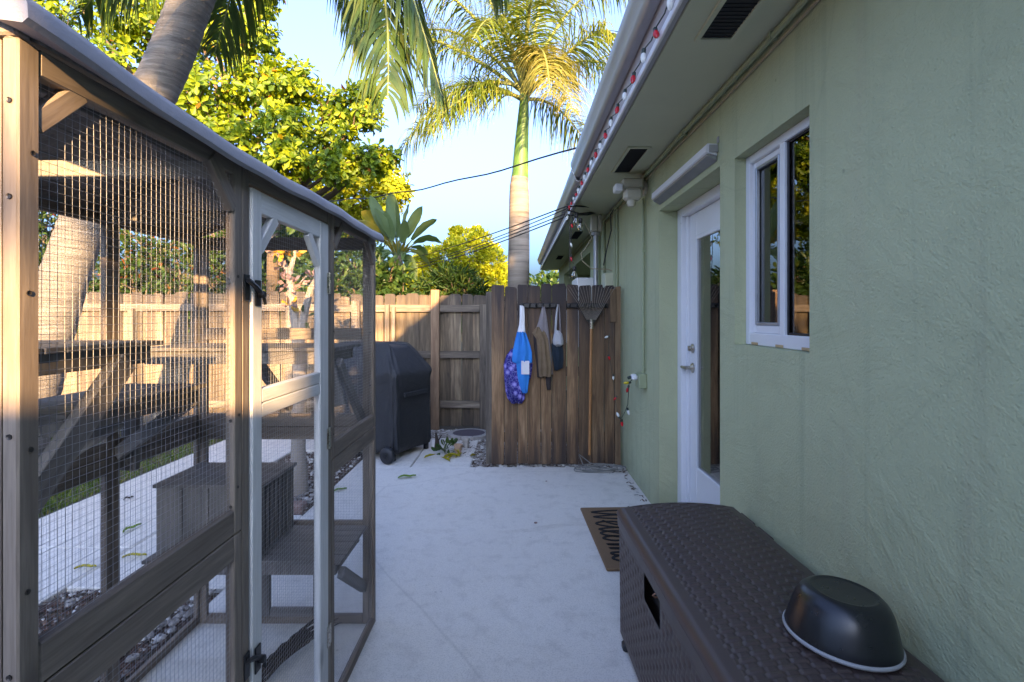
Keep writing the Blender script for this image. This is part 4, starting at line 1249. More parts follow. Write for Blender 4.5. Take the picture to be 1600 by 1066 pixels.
for px, py, c_ in ((889, 322, 'bulbred'), (887, 338, 'bulbwhite'), (893, 350, 'bulbred'), (891, 380, 'bulbwhite'), (892, 402, 'bulbred')):
    bulb(fst, P(px, py, 4.71), (random.uniform(-.5, .5), -.2, -1), c_, .9)


# overhead wires
def wire_run(name, a, b, sag, r, label, twist=False, group=None):
    pts = []
    for i in range(41):
        t = i / 40
        p = a.lerp(b, t); p.z -= sag * 4 * t * (1 - t)
        if twist: p += Vector((.012 * math.sin(i * 1.3), 0, .014 * math.sin(i * 1.1)))
        pts.append(p)
    m = MB(); m.tube(pts, r, 6)
    o = m.build(name, M_['cable'], None, smooth=True)
    tag(o, label, 'overhead cable', group)


wire_run('service_cable', P(906, 230, 5.6), P(400, 300, 16),   .42, .010, 'thick twisted service cable crossing the sky highest, in front of the palm trunk', True)
wire_run('overhead_cable', P(886, 322, 4.7), P(520, 408, 17), .30, .006, 'uppermost thin black cable of the bundle running from the gutter end to the left')
wire_run('overhead_cable', P(886, 326, 4.7), P(540, 411, 17), .34, .005, 'second thin black cable of the bundle running from the gutter end')
wire_run('overhead_cable', P(881, 335, 4.7), P(530, 420, 17), .30, .005, 'third thin black cable of the bundle running from the gutter end')
wire_run('overhead_cable', P(881, 340, 4.7), P(520, 422, 17), .34, .006, 'lowest thin black cable of the bundle running from the gutter end')
m = MB()
m.tube([P(886, 324, 4.7), P(900, 322, 4.85), P(930, 324, 5.1), P(955, 318, 5.0)], .008, 6)
m.tube([P(886, 328, 4.7), P(905, 334, 4.9), P(920, 333, 5.2), P(931, 331, 5.3)], .009, 6)
m.tube([P(883, 338, 4.7), P(900, 336, 4.9), P(918, 336, 5.2), P(932, 332, 5.3)], .007, 6)
o = m.build('service_drop', M_['cable'], None, smooth=True); tag(o, 'black cables looping from the gutter end to the weatherhead', 'service drop')

# ------------------------------------------------------------------ deck box
dbx = thing('deck_box', (.70, 1.48, 0), 'dark brown wicker patterned resin storage box standing against the green wall', 'storage box', rz=R(1.5))
DM = WM[dbx.name]
BW, BL = .255, .70                                        # half width, half length
RES = M_['resin']


def weave(u, v, cu=.037, cv=.0185, h=.0044):
    """over and under strips; raised brick shaped crowns"""
    i, j = math.floor(u / cu), math.floor(v / cv)
    fu, fv = u / cu - i, v / cv - j
    if (i + j) % 2 == 0:                                   # strip running across, passing over
        e = max(0, min(1, (fv - .05) / .11, (.95 - fv) / .11))
        return h * (.55 + .45 * min(1, math.sin(math.pi * fu) * 2.6)) * e
    e = max(0, min(1, (fu - .16) / .07, (.84 - fu) / .07))
    return h * (.10 + .34 * min(1, math.sin(math.pi * fv) * 2.6)) * e


def lid_z(x):
    return .543 + .025 * (1 - (x / BW) ** 2)


nx, ny = 190, 480
V = np.zeros(((nx + 1) * (ny + 1), 3)); q = 0
for j in range(ny + 1):
    y = -BL + 2 * BL * j / ny
    for i in range(nx + 1):
        x = -BW + 2 * BW * i / nx
        z = lid_z(x)
        ins = min(BW - abs(x) - .052, BL - abs(y) - .03)
        if ins > 0:
            z += weave(x + 5, y + 5) * min(1, ins / .004) - .0012 * min(1, ins / .003)
        edge = min(BW - abs(x), BL - abs(y))
        if edge < .028: z -= .028 - math.sqrt(max(0, .028 ** 2 - (.028 - edge) ** 2))
        V[q] = (x, y, z); q += 1
I, J = np.meshgrid(np.arange(nx), np.arange(ny))
A_ = (J * (nx + 1) + I).ravel()
me = big_mesh('lid', V, np.stack([A_, A_ + 1, A_ + nx + 2, A_ + nx + 1], 1)); finish(me, RES, True, 180)
lid = link('lid', me, dbx, DM.copy())
sk = MB()                                                 # the skirt of the lid
def rrect(hx, hy, r_, z, n_=6):
    out = []
    for cx, cy, a0 in ((hx - r_, hy - r_, 0), (-hx + r_, hy - r_, 90), (-hx + r_, -hy + r_, 180), (hx - r_, -hy + r_, 270)):
        for k_ in range(n_ + 1):
            a = R(a0 + 90 * k_ / n_)
            out.append((cx + r_ * math.cos(a), cy + r_ * math.sin(a), z))
    return out
sk.loft([rrect(BW - .006, BL - .006, .02, .472), rrect(BW - .001, BL - .001, .024, .474), rrect(BW, BL, .024, .49), rrect(BW, BL, .024, .514)], caps=False)
sk.loft([rrect(BW - .006, BL - .006, .02, .472), rrect(BW - .05, BL - .05, .02, .4725)], caps=False)
sk.build('lid_skirt', RES, lid, smooth=True, angle=60, origin=(0, 0, 0), M=DM)
bod = MB()
for z0, z1, s0, s1 in ((.03, .480, .013, .008),):
    bod.loft([[(max(x, -.195), y, z) for x, y, z in rrect(BW - s0 - .006, BL - s0 - .006, .03, z0)], [(max(x, -.195), y, z) for x, y, z in rrect(BW - s1 - .006, BL - s1 - .006, .03, z1)]])
for yq in (-BL + .022, BL - .030): bod.box((-.232, yq, .032), (-.1955, yq + .008, .47))
body = bod.build('body', RES, dbx, smooth=True, angle=50, origin=(0, 0, 0), M=DM)
ny, nz = 270, 96                                          # woven front with the hand hole cut out
HY_, HZ_ = (.115, .295), (.375, .471)
V = np.zeros(((ny + 1) * (nz + 1), 3)); q = 0
for j in range(nz + 1):
    z = .03 + .442 * j / nz
    for i in range(ny + 1):
        y = -BL + .012 + (2 * BL - .024) * i / ny
        x = -(BW - .019 + .005 * (z - .03) / .45) - .009
        ins = min(BL - abs(y) - .035, z - .06, .455 - z)
        hy = max(abs(y - sum(HY_) / 2) - .09, abs(z - sum(HZ_) / 2) - .048) - .014
        ins = min(ins, hy)
        if ins > 0: x -= (weave(y + 5, z + 5, .036, .025, .004) - .001) * min(1, ins / .004)
        ed = BL - .012 - abs(y)
        if ed < .02: x += .02 - math.sqrt(max(0, .02 ** 2 - (.02 - ed) ** 2))
        V[q] = (x, y, z); q += 1
F = []
for j in range(nz):
    zc = .03 + .442 * (j + .5) / nz
    for i in range(ny):
        yc = -BL + .012 + (2 * BL - .024) * (i + .5) / ny
        lowz = HZ_[0] + max(0, (yc - .25)) * 0 + max(0, .21 - yc) * .25 * 0
        if HY_[0] < yc < HY_[1] and zc > lowz + .02 * 0: continue
        a = j * (ny + 1) + i
        F.append((a + 1, a, a + ny + 1, a + ny + 2))
# keep the strip below the hole
F = [f for f in F]
for j in range(nz):
    zc = .03 + .442 * (j + .5) / nz
    if zc > HZ_[0]: continue
me = big_mesh('woven_front', V, np.array(F)); finish(me, RES, True, 180); link('woven_front', me, dbx, DM.copy())
hr = MB()
xo = -(BW - .019 + .003) - .008
hr.box((xo + .03, HY_[0] - .002, HZ_[0] - .002), (xo + .034, HY_[1] + .002, HZ_[1] + .002))
hr.build('hand_hole_shade', M_['vent'], dbx, origin=(0, 0, 0), M=DM)  # black plate; the shade inside the hole is put into its colour
cl = MB(); cl.tube([(xo + .026, .19, .452), (xo + .004, .19, .450), (xo - .003, .19, .444), (xo + .004, .19, .438), (xo + .026, .19, .437)], .003, 6)
cl.build('lock_loop', plain('copper loop', (.42, .20, .12), .4, .6), dbx, smooth=True, origin=(0, 0, 0), M=DM)
for y in (.60, .46, .05, -.42):
    hg = MB(); hg.bevel_box((BW - .006, y - .055, .505), (BW + .012, y + .055, .532), .006); hg.build('hinge', RES, dbx, origin=(0, 0, 0), M=DM)
for y in (.60, -.60):
    ft = MB(); ft.bevel_box((-BW + .002, y - .02, 0.0), (-BW + .05, y + .02, .032), .006); ft.bevel_box((BW - .06, y - .02, 0.0), (BW - .02, y + .02, .032), .006); ft.build('foot', M_['tyre'], dbx, origin=(0, 0, 0), M=DM)
# upturned bowl
bc = Vector((.790, 1.245, .0)); bz = .5715
bowl = thing('mixing_bowl', (bc.x, bc.y, bz), 'black mixing bowl lying upside down on the brown storage box lid', 'bowl')
Mt = Matrix.Translation((bc.x, bc.y, bz)) @ Matrix.Rotation(R(4), 4, 'Y')
m = MB(); m.lathe([(q_ * .85, h_ * .9) for q_, h_ in ((.140, .004), (.1445, .006), (.1445, .012), (.140, .030), (.132, .060), (.122, .090), (.112, .108), (.099, .120), (.086, .126), (.082, .1265), (.079, .1245), (.070, .1235), (.0, .1230))], (0, 0, 0), (0, 0, 1), 64)
m.build('shell', M_['bowl'], bowl, smooth=True, angle=70, origin=(0, 0, 0), M=Mt)
m = MB(); m.lathe([(q_ * .85, h_) for q_, h_ in ((.138, .0), (.1475, .0005), (.150, .004), (.149, .0085), (.1455, .0100), (.139, .0095))], (0, 0, 0), (0, 0, 1), 64)
m.build('rim', M_['rim'], bowl, smooth=True, angle=70, origin=(0, 0, 0), M=Mt)

# ------------------------------------------------------------------ doormat with its script
mat_ = thing('doormat', (.70, 3.15, 0), 'brown coir doormat with black script on the concrete before the glazed door', 'doormat', rz=R(2.0))
MM = WM[mat_.name]
m = MB()
nx, ny = 30, 52
for side in (0,):
    pass
m.bevel_box((-.235, -.435, .001), (.235, .435, .018), .005)
m.build('mat', M_['coir'], mat_, origin=(0, 0, 0), M=MM)


def spline(pts, n=8):
    out = []
    for i in range(len(pts) - 1):
        p0, p1, p2, p3 = (pts[max(i - 1, 0)], pts[i], pts[i + 1], pts[min(i + 2, len(pts) - 1)])
        for q in range(n):
            t = q / n
            out.append(tuple(.5 * (2 * p1[d] + (p2[d] - p0[d]) * t + (2 * p0[d] - 5 * p1[d] + 4 * p2[d] - p3[d]) * t * t + (3 * p1[d] - p0[d] - 3 * p2[d] + p3[d]) * t ** 3) for d in (0, 1)))
    out.append(tuple(pts[-1]))
    return out


strokes = [  # Welcome, one cursive line; x = reading direction, y = up
    [(-.2, 1.7), (0, 1.95), (.18, 1.6), (.25, .7), (.40, .02), (.58, .5), (.72, 1.2), (.80, .6), (.95, .02), (1.15, .7), (1.28, 1.9), (1.45, 2.0)],
    [(1.35, .30), (1.62, .50), (1.82, .80), (1.68, 1.0), (1.50, .72), (1.52, .20), (1.74, .0), (2.05, .5), (2.32, 1.5), (2.30, 2.1), (2.14, 1.9), (2.12, .7), (2.26, .02), (2.5, .3),
     (2.80, .92), (2.62, 1.0), (2.46, .5), (2.62, .02), (2.86, .12), (3.05, .6), (3.25, .98), (3.02, .80), (2.98, .25), (3.18, .0), (3.40, .4), (3.28, .95), (3.55, .85), (3.72, .95), (3.72, .02),
     (3.86, .8), (4.02, .95), (4.06, .05), (4.20, .8), (4.36, .95), (4.42, .1), (4.6, .1), (4.78, .5), (4.98, .80), (4.84, 1.0), (4.66, .7), (4.70, .2), (4.92, .0), (5.25, .4)]]
sc_, m = .148, MB()
for st in strokes:
    pl = spline([(a_, b_) for a_, b_ in st], 6)
    pts3 = [Vector((-.175 + b_ * .16, .40 - (a_) * sc_, .0215)) for a_, b_ in pl]
    vs, fs = [], []
    for i, p in enumerate(pts3):
        t = (pts3[min(i + 1, len(pts3) - 1)] - pts3[max(i - 1, 0)]).normalized()
        nrm = Vector((-t.y, t.x, 0)) * .0085
        for dz in (-.0030, 0): vs += [p + nrm + Vector((0, 0, dz)), p - nrm + Vector((0, 0, dz))]
    for i in range(len(pts3) - 1):
        a, b = i * 4, i * 4 + 4
        fs += [(a + 2, a + 3, b + 3, b + 2), (a, a + 2, b + 2, b), (a + 3, a + 1, b + 1, b + 3)]
    m.add(vs, fs)
m.build('script_lettering', M_['matink'], mat_, origin=(0, 0, 0), M=MM)

# ------------------------------------------------------------------ covered grill
gr = thing('covered_grill', (-1.40, 5.05, 0), 'barbecue grill under a black fitted cover behind the cat enclosure', 'grill', rz=R(-25))
GM = Matrix.Translation((-1.115, 4.72, 0)) @ Matrix.Rotation(R(-25), 4, 'Z')      # near right corner of the cart; x runs to the left rear
LN, DP = .98, .60
prof = [(.040, 0.006, .02), (.10, .004, .02), (.30, -.004, .022), (.48, -.006, .022), (.60, -.004, .024), (.70, .002, .026), (.77, .012, .03), (.80, .016, .032), (.835, .004, .04), (.90, -.04, .05),
        (.98, -.095, .06), (1.05, -.140, .07), (1.085, -.165, .07), (1.095, -.185, .06), (1.097, -.22, .03)]
loops = []
npt = 112
rr = random.Random(5)
phs = [rr.uniform(0, 6.28) for _ in range(8)]
cx, cy = -LN / 2, DP / 2
for (z, off, cr) in prof:
    hx, hy = LN / 2 + off, DP / 2 + off * .85
    lp = []
    for k_ in range(npt):
        a = 2 * math.pi * k_ / npt
        ca, sa = math.cos(a), math.sin(a)
        e = .16
        xx = math.copysign(abs(ca) ** e, ca) * hx; yy = math.copysign(abs(sa) ** e, sa) * hy
        lo = max(0, (.80 - z) / .7)
        wr = (.016 * math.sin(5 * a + phs[0] + .6 * math.sin(z * 4)) + .013 * math.sin(9 * a + phs[1] + z * 2) + .010 * math.sin(19 * a + phs[2] + z * 3)) * lo + .007 * math.sin(11 * a + z * 11 + phs[3]) + .005 * math.sin(7 * a - z * 17 + phs[6])
        dl = math.hypot(xx, yy)
        zz = z + (.016 * math.sin(3 * a + phs[4]) * (1 if z < .2 else .2)) + .014 * math.sin(6 * a + phs[7]) * (1 if .6 < z < 1.0 else .2) + (.012 * math.sin(4 * a + phs[5]) * (1 if .75 < z < 1.0 else 0))
        if z > .82: zz += -.03 * max(0, ca) ** 3 * (z - .82) / .27
        lp.append((cx + xx * (1 + wr / dl), cy + yy * (1 + wr / dl), zz))
    loops.append(lp)
m = MB(); m.loft(loops)
cov = m.build('cover', M_['cover'], gr, smooth=True, angle=75, origin=(0, 0, 0), M=GM)
sm = cov.modifiers.new('smooth', 'SUBSURF'); sm.levels = sm.render_levels = 1
m = MB(); m.bevel_box((.004, .12, .585), (.020, .50, .63), .006); m.build('handle_strap', M_['cover'], gr, origin=(0, 0, 0), M=GM)
for xq, yq in ((-.045, -.052),):
    m = MB(); m.lathe([(.03, -.026), (.068, -.024), (.076, -.016), (.076, .016), (.068, .024), (.03, .026)], (xq, yq, .076), (0, 1, 0), 24)
    wh = m.build('wheel', M_['tyre'], gr, smooth=True, angle=50, origin=(0, 0, 0), M=GM)
    m = MB(); m.lathe([(.012, 0), (.022, .004), (.024, .010), (.010, .013)], (xq, yq - .026, .076), (0, -1, 0), 14); m.build('hub', M_['blackmetal'], wh, smooth=True, origin=(0, 0, 0), M=GM)
for xq, yq in ((-LN + .06, .05), (-LN + .06, DP - .05), (-.04, DP - .05), (-.06, .05)):
    m = MB(); m.bevel_box((xq - .02, yq - .02, 0.0), (xq + .02, yq + .02, .3), .003); m.build('cart_leg', M_['blackmetal'], gr, origin=(0, 0, 0), M=GM)
m = MB(); m.bevel_box((-.02, DP + .02, 0), (.06, DP + .09, .075), .004); o = m.build('support_block', M_['vinyl'], gr, origin=(0, 0, 0), M=GM)

# ------------------------------------------------------------------ things at the foot of the fence
ss = thing('stepping_ring', P(733, 679, 5.85), 'round purple grey disc in a scalloped concrete ring on the gravel', 'stepping stone')
c0 = Vector((-.535, 5.82, 0))
m = MB()
for k_ in range(10):
    a0, a1 = 2 * math.pi * k_ / 10 + .02, 2 * math.pi * (k_ + 1) / 10 - .02
    lp = []
    for a in (a0, (a0 + a1) / 2, a1):
        o_, i_ = .235, .185
        lp.append([(c0.x + i_ * math.cos(a), c0.y + i_ * math.sin(a), -.02), (c0.x + o_ * math.cos(a), c0.y + o_ * math.sin(a), -.02), (c0.x + o_ * math.cos(a), c0.y + o_ * math.sin(a), .030), (c0.x + i_ * math.cos(a), c0.y + i_ * math.sin(a), .034)])
    m.loft(lp)
m.build('ring', M_['stone'], ss)
m = MB(); m.lathe([(.183, 0), (.183, .030), (.17, .034), (0, .035)], c0, (0, 0, 1), 32); m.build('disc', M_['slate'], ss, smooth=True)
for px, py, Y, s, mm, lab in ((716, 706, 5.02, .062, 'terracotta', 'small pale terracotta flower pot on the slab beside the gravel'), (728, 697, 5.3, .065, 'stone', 'grey stone pot just behind the terracotta pot')):
    p = P(px, py, Y); p.z = -.004
    m = MB(); m.lathe([(s * .42, 0), (s * .60, s * 1.3), (s * .70, s * 1.32), (s * .70, s * 1.65), (s * .58, s * 1.65), (s * .54, s * 1.3), (.0, s * 1.25)], p, (0, 0, 1), 20)
    o = m.build('flower_pot', M_[mm], None, smooth=True, angle=50); tag(o, lab, 'flower pot')
st_ = thing('old_stump', P(683, 694, 5.25), 'small dark stump at the foot of the orange brown fence post', 'stump')
m = MB(); m.tube([P(683, 703, 5.2), P(683, 690, 5.2), P(681, 676, 5.22)], [.032, .022, .008], 8); m.tube([P(683, 692, 5.2), P(690, 680, 5.22)], [.010, .004], 6); m.build('stub', M_['dryfrond'], st_)
# ------------------------------------------------------------------ vegetation
T_OVATE = (np.array([(0, 0, 0), (-.5, .45, .10), (0, .5, -.04), (.5, .45, .10), (-.32, .85, .04), (0, 1, -.10), (.32, .85, .04)], float),
           np.array([(0, 2, 1), (0, 3, 2), (1, 2, 4), (2, 3, 6), (4, 2, 5), (2, 6, 5)]))
T_OBOV = (np.array([(0, 0, 0), (-.22, .3, .04), (0, .55, -.06), (.22, .3, .04), (-.5, .72, .07), (0, 1.0, -.12), (.5, .72, .07)], float),
          np.array([(0, 2, 1), (0, 3, 2), (1, 2, 4), (3, 6, 2), (4, 2, 5), (2, 6, 5)]))
T_SMALL = (np.array([(0, 0, 0), (-.5, .5, .08), (0, 1, -.05), (.5, .5, .08)], float), np.array([(0, 2, 1), (0, 3, 2)]))


def unit(a):
    return a / np.maximum(np.linalg.norm(a, axis=-1, keepdims=True), 1e-9)


def leaves(pos, d, nrm, L, wd, tmpl):
    """arrays of leaves: base, direction, normal hint, length, width -> verts, faces"""
    tv, tf = tmpl
    d = unit(d); x = unit(np.cross(d, nrm)); z = np.cross(x, d)
    N = len(pos)
    L = np.broadcast_to(np.asarray(L, float), (N,)); wd = np.broadcast_to(np.asarray(wd, float), (N,))
    V = (pos[:, None, :] + x[:, None, :] * (tv[None, :, 0, None] * wd[:, None, None]) + d[:, None, :] * (tv[None, :, 1, None] * L[:, None, None])
         + z[:, None, :] * (tv[None, :, 2, None] * L[:, None, None]))
    F = tf[None] + (np.arange(N) * len(tv))[:, None, None]
    return V.reshape(-1, 3), F.reshape(-1, 3)


def leaf_object(name, chunks, m, parent, smooth=False):
    V = np.concatenate([c[0] for c in chunks]); o = 0; Fs = []
    for v, f in chunks: Fs.append(f + o); o += len(v)
    me = big_mesh(name, V, np.concatenate(Fs)); finish(me, m, smooth, 180)
    return link(name, me, parent)


def rosettes(c, ax, nl, L, w, spread=(50, 95)):
    """whorls of leaves round shoot ends c with axes ax"""
    ax = unit(ax); N = len(c)
    u = unit(np.cross(ax, rng.normal(size=(N, 3)))); v = np.cross(ax, u)
    ph = rng.uniform(0, 6.28, N)
    pos, d, nr, Ls = [], [], [], []
    for i in range(nl):
        a = ph + 2.4 * i + rng.normal(0, .2, N)
        t = np.radians(spread[0] + (spread[1] - spread[0]) * i / max(1, nl - 1) + rng.normal(0, 9, N))
        rad = u * np.cos(a)[:, None] + v * np.sin(a)[:, None]
        dd = ax * np.cos(t)[:, None] + rad * np.sin(t)[:, None]
        dd[:, 2] -= .12
        pos.append(c - ax * (.02 + .008 * i)); d.append(dd); nr.append(ax * np.sin(t)[:, None] - rad * np.cos(t)[:, None] + rng.normal(0, .15, (N, 3)))
        Ls.append(L * rng.uniform(.5, 1.25, N))
    pos, d, nr, Ls = map(np.concatenate, (pos, d, nr, Ls))
    return leaves(pos, d, nr, Ls, Ls * w, T_OBOV)


def blob_points(C, r, n, shell=.55, flat=.8, up=.15):
    p = unit(rng.normal(size=(n, 3)))
    rad = (shell + (1 - shell) * rng.random(n) ** .6)[:, None]
    q = p * rad
    q[:, 2] = q[:, 2] * flat
    noise = rng.normal(0, .07, (n, 3))
    return np.array(C) + (q + noise) * r, unit(p + np.array([0, 0, up]))


def limb_path(a, b, n=5, wob=.12, sag=0.0):
    a, b = Vector(a), Vector(b); L = (b - a).length
    out = []
    for i in range(n + 1):
        t = i / n
        p = a.lerp(b, t)
        if 0 < i < n: p += Vector((random.uniform(-1, 1), random.uniform(-1, 1), random.uniform(-1, 1))) * wob * L * .35
        p.z += sag * 4 * t * (1 - t) * L
        out.append(p)
    return out


# --- broad leaved tree filling the upper left
alm = thing('broadleaf_tree', (-5.2, 9.2, 0), 'large broadleaf tree with big bright green leaf whorls filling the upper left behind the cage', 'tree')
base = Vector((-5.2, 9.2, -.1)); fork = Vector((-5.0, 9.2, 2.6))
lobes = []
for px, py, Y, r in ((70, 40, 8.6, .75), (150, 110, 9.0, .8), (215, 30, 9.4, .8), (310, 40, 9.6, .8), (385, 60, 9.2, .62), (300, 150, 8.4, .72), (405, 140, 9.0, .72), (350, 225, 8.2, .62), (465, 135, 9.3, .55),
                     (445, 205, 8.6, .60), (520, 165, 9.3, .42), (520, 225, 9.0, .5), (568, 150, 9.4, .36), (575, 185, 9.1, .30), (575, 250, 8.8, .36), (450, 255, 8.0, .42), (530, 262, 8.5, .34), (600, 245, 8.9, .26), (250, 210, 9.4, .8),
                     (150, 220, 9.6, .9), (50, 160, 9.2, .9), (60, -90, 9.0, 1.1), (210, -110, 9.4, 1.1), (330, -80, 9.6, .8), (400, -30, 9.6, .55), (-60, 60, 9, 1.1), (-120, 220, 9.5, 1.2), (405, 5, 9.6, .32), (350, 285, 9.0, .5), (240, 300, 9.8, .6)):
    lobes.append((P(px, py, Y), r))
tb = MB(); tb.tube([base, base + Vector((.05, 0, 1.2)), fork], [.24, .19, .17], 10)
tb.build('trunk', M_['branch'], alm, smooth=True)
lm = MB(); ch = []
for C, r in lobes:
    mid = fork.lerp(C, .55) + Vector((random.uniform(-.3, .3), random.uniform(-.2, .4), random.uniform(-.1, .3)))
    pth_ = limb_path(fork, mid, 3) + limb_path(mid, C, 3)[1:]
    lm.tube(pth_, [.09 - .075 * i / (len(pth_) - 1) for i in range(len(pth_))], 6)
    for q in range(9):
        d = Vector((random.gauss(0, 1), random.gauss(0, 1), random.gauss(.25, .7))).normalized()
        e = C + d * r * random.uniform(.6, .95)
        lm.tube(limb_path(C.lerp(mid, random.uniform(0, .3)), e, 4, .25), [.022, .018, .013, .009, .005], 5)
    n = int(255 * r ** 1.6)
    p, a = blob_points(C, r, max(20, n), .35, .88, .25)
    a = a + rng.normal(0, .25, a.shape) + np.array([0.05, -.35, .15])
    ch.append(rosettes(p, a, 9, .15, .50, (40, 100)))
lm.build('limbs', M_['branch'], alm, smooth=True)
leaf_object('crown', ch, M_['almond'], alm)
# second, farther tree below it, catching the sun
y2 = thing('yellow_leaved_tree', (-5.0, 15, 0), 'sunlit yellow green tree low behind the broadleaf tree and above the paddle leaved plant', 'tree')
ch = []; lm = MB(); b0 = P(540, 400, 15); b0.z = 0
lm.tube([b0, P(540, 360, 15)], [.16, .10], 8)
for px, py, r in ((500, 285, 1.0), (560, 270, .8), (600, 282, .7), (622, 300, .42), (540, 320, 1.0), (600, 320, .55), (480, 340, .9), (430, 330, 1.0), (560, 360, .9)):
    C = P(px, py, 15 + random.uniform(-.8, .8)); p, a = blob_points(C, r, int(230 * r * r) + 40, .4, .85, .3)
    ch.append(rosettes(p, a, 6, .17, .55)); lm.tube(limb_path(P(540, 360, 15), C, 4), [.08, .06, .05, .035, .02], 6)
lm.build('trunk', M_['branch'], y2, smooth=True); leaf_object('crown', ch, M_['yellowtree'], y2)

# --- round yellow green tree behind the fence
rt = thing('round_tree', P(735, 520, 24), 'round feathery yellow green tree left of the royal palm trunk', 'tree')
lm = MB(); b0 = P(735, 480, 24); b1 = b0.copy(); b1.z = -.1; lm.tube([b1, b0], [.2, .16], 8); ch = []
for px, py, r in ((735, 400, 1.0), (672, 400, .5), (655, 420, .7), (700, 405, .8), (765, 410, .75), (680, 425, .75), (720, 372, .55), (750, 375, .5), (735, 435, 1.1), (690, 450, .9), (775, 440, .7), (660, 440, .7), (710, 385, .5), (770, 395, .45), (782, 425, .4), (745, 362, .25), (712, 362, .25), (640, 455, .6), (665, 405, .4)):
    C = P(px, py, 24 + random.uniform(-1, .6)); p, a = blob_points(C, r, int(1900 * r * r) + 200, .55, .85, .2)
    d = unit(a + rng.normal(0, .55, a.shape)); L = .17 * rng.uniform(.6, 1.3, len(p))
    ch.append(leaves(p, d, rng.normal(size=d.shape) + np.array([0, 0, 1.2]), L, L * .5, T_SMALL)); lm.tube(limb_path(b0, C, 4), [.09, .07, .05, .04, .02], 6)
lm.build('trunk', M_['branch'], rt, smooth=True); leaf_object('crown', ch, M_['yellowtree'], rt)


# --- hedges and shrubs
def shrub(name, label, cat, m, lobes_, L, dens, wratio=.5, group=None, tmpl=T_OVATE, stem=True):
    C0 = lobes_[0][0]
    t = thing(name, (C0.x, C0.y, 0), label, cat, group); ch = []; lm = MB()
    for C, r in lobes_:
        p, a = blob_points(C, r, int(dens * r * r) + 30, .45, .95, .2)
        d = unit(a + rng.normal(0, .6, a.shape)); LL = L * rng.uniform(.6, 1.25, len(p))
        ch.append(leaves(p, d, np.array([0, 0, 1.0]) + rng.normal(0, .5, d.shape), LL, LL * wratio, tmpl))
        g = Vector((C.x, C.y, -.05)); lm.tube(limb_path(g, C, 4, .15), [.035, .03, .025, .018, .008], 6)
        for q in range(5):
            e = C + Vector((random.gauss(0, .5), random.gauss(0, .5), random.gauss(.2, .5))) * r
            lm.tube(limb_path(C - Vector((0, 0, r * .6)), e, 3, .2), [.014, .011, .008, .004], 5)
    lm.build('stems', M_['branch'], t, smooth=True); leaf_object('crown', ch, m, t)
    return t


shrub('flowering_hedge', 'dark green hedge with orange red flecks above the sunlit fence, left of the leaning trunk', 'hedge', M_['hedge'],
      [(P(px, py, 7.2), r) for px, py, r in ((-40, 400, .6), (40, 380, .55), (85, 420, .4), (70, 350, .45), (20, 460, .5), (100, 450, .3))], .095, 3000)
shrub('flowering_hedge', 'dark green hedge with orange red flecks above the sunlit fence, between the cage posts', 'hedge', M_['hedge'],
      [(P(px, py, 7.0), r) for px, py, r in ((205, 400, .42), (250, 385, .4), (290, 420, .42), (230, 440, .4), (330, 430, .32), (180, 440, .3), (320, 400, .25))], .095, 3200)
shrub('back_shrub', 'bluish green shrub behind the fence seen through the upper mesh of the white door', 'shrub', M_['shrub'],
      [(P(px, py, 7.6), r) for px, py, r in ((370, 430, .5), (420, 420, .5), (470, 440, .5), (400, 380, .45), (450, 380, .5), (360, 380, .4))], .13, 1900, .45)
shrub('back_shrub', 'fine leaved green shrub behind the fence right of the white door', 'shrub', M_['shrub'],
      [(P(px, py, 7.5), r) for px, py, r in ((515, 440, .42), (560, 445, .4), (535, 405, .40), (570, 410, .3), (510, 390, .35), (590, 440, .28))], .11, 2300, .42)
shrub('low_shrub', 'leafy green shrub just above the fence beside the far cage post', 'shrub', M_['shrub'],
      [(P(px, py, 7.0), r) for px, py, r in ((600, 440, .26), (618, 430, .2), (595, 470, .3), (630, 455, .2))], .12, 2600, .5)
shrub('low_shrub', 'feathery green shrub just above the fence left of the royal palm', 'shrub', M_['shrub'],
      [(P(px, py, 7.6), r) for px, py, r in ((690, 455, .30), (715, 450, .25), (735, 462, .25), (665, 462, .25), (755, 470, .2), (700, 435, .14))], .17, 2600, .12)
# far mass of trees that closes the horizon
shrub('far_trees', 'distant dark belt of trees low behind the fences', 'trees', M_['shrub'],
      [(Vector((x, 42 + random.uniform(-3, 3), random.uniform(1.2, 2.6))), random.uniform(2.2, 3.2)) for x in np.arange(-62, 12, 3.6)], .5, 180, .6)

# --- bird of paradise plant with big paddle leaves
bop = thing('paddle_leaf_plant', P(622, 520, 8.6), 'tall plant with fan of big grey green paddle leaves above the fence', 'plant')
heart = P(622, 405, 8.6)
m = MB(); gb = heart.copy(); gb.z = 0; m.tube([gb, heart + Vector((0, 0, -.25)), heart + Vector((0, 0, .08))], [.15, .12, .05], 10); m.build('stem', M_['branch'], bop, smooth=True)


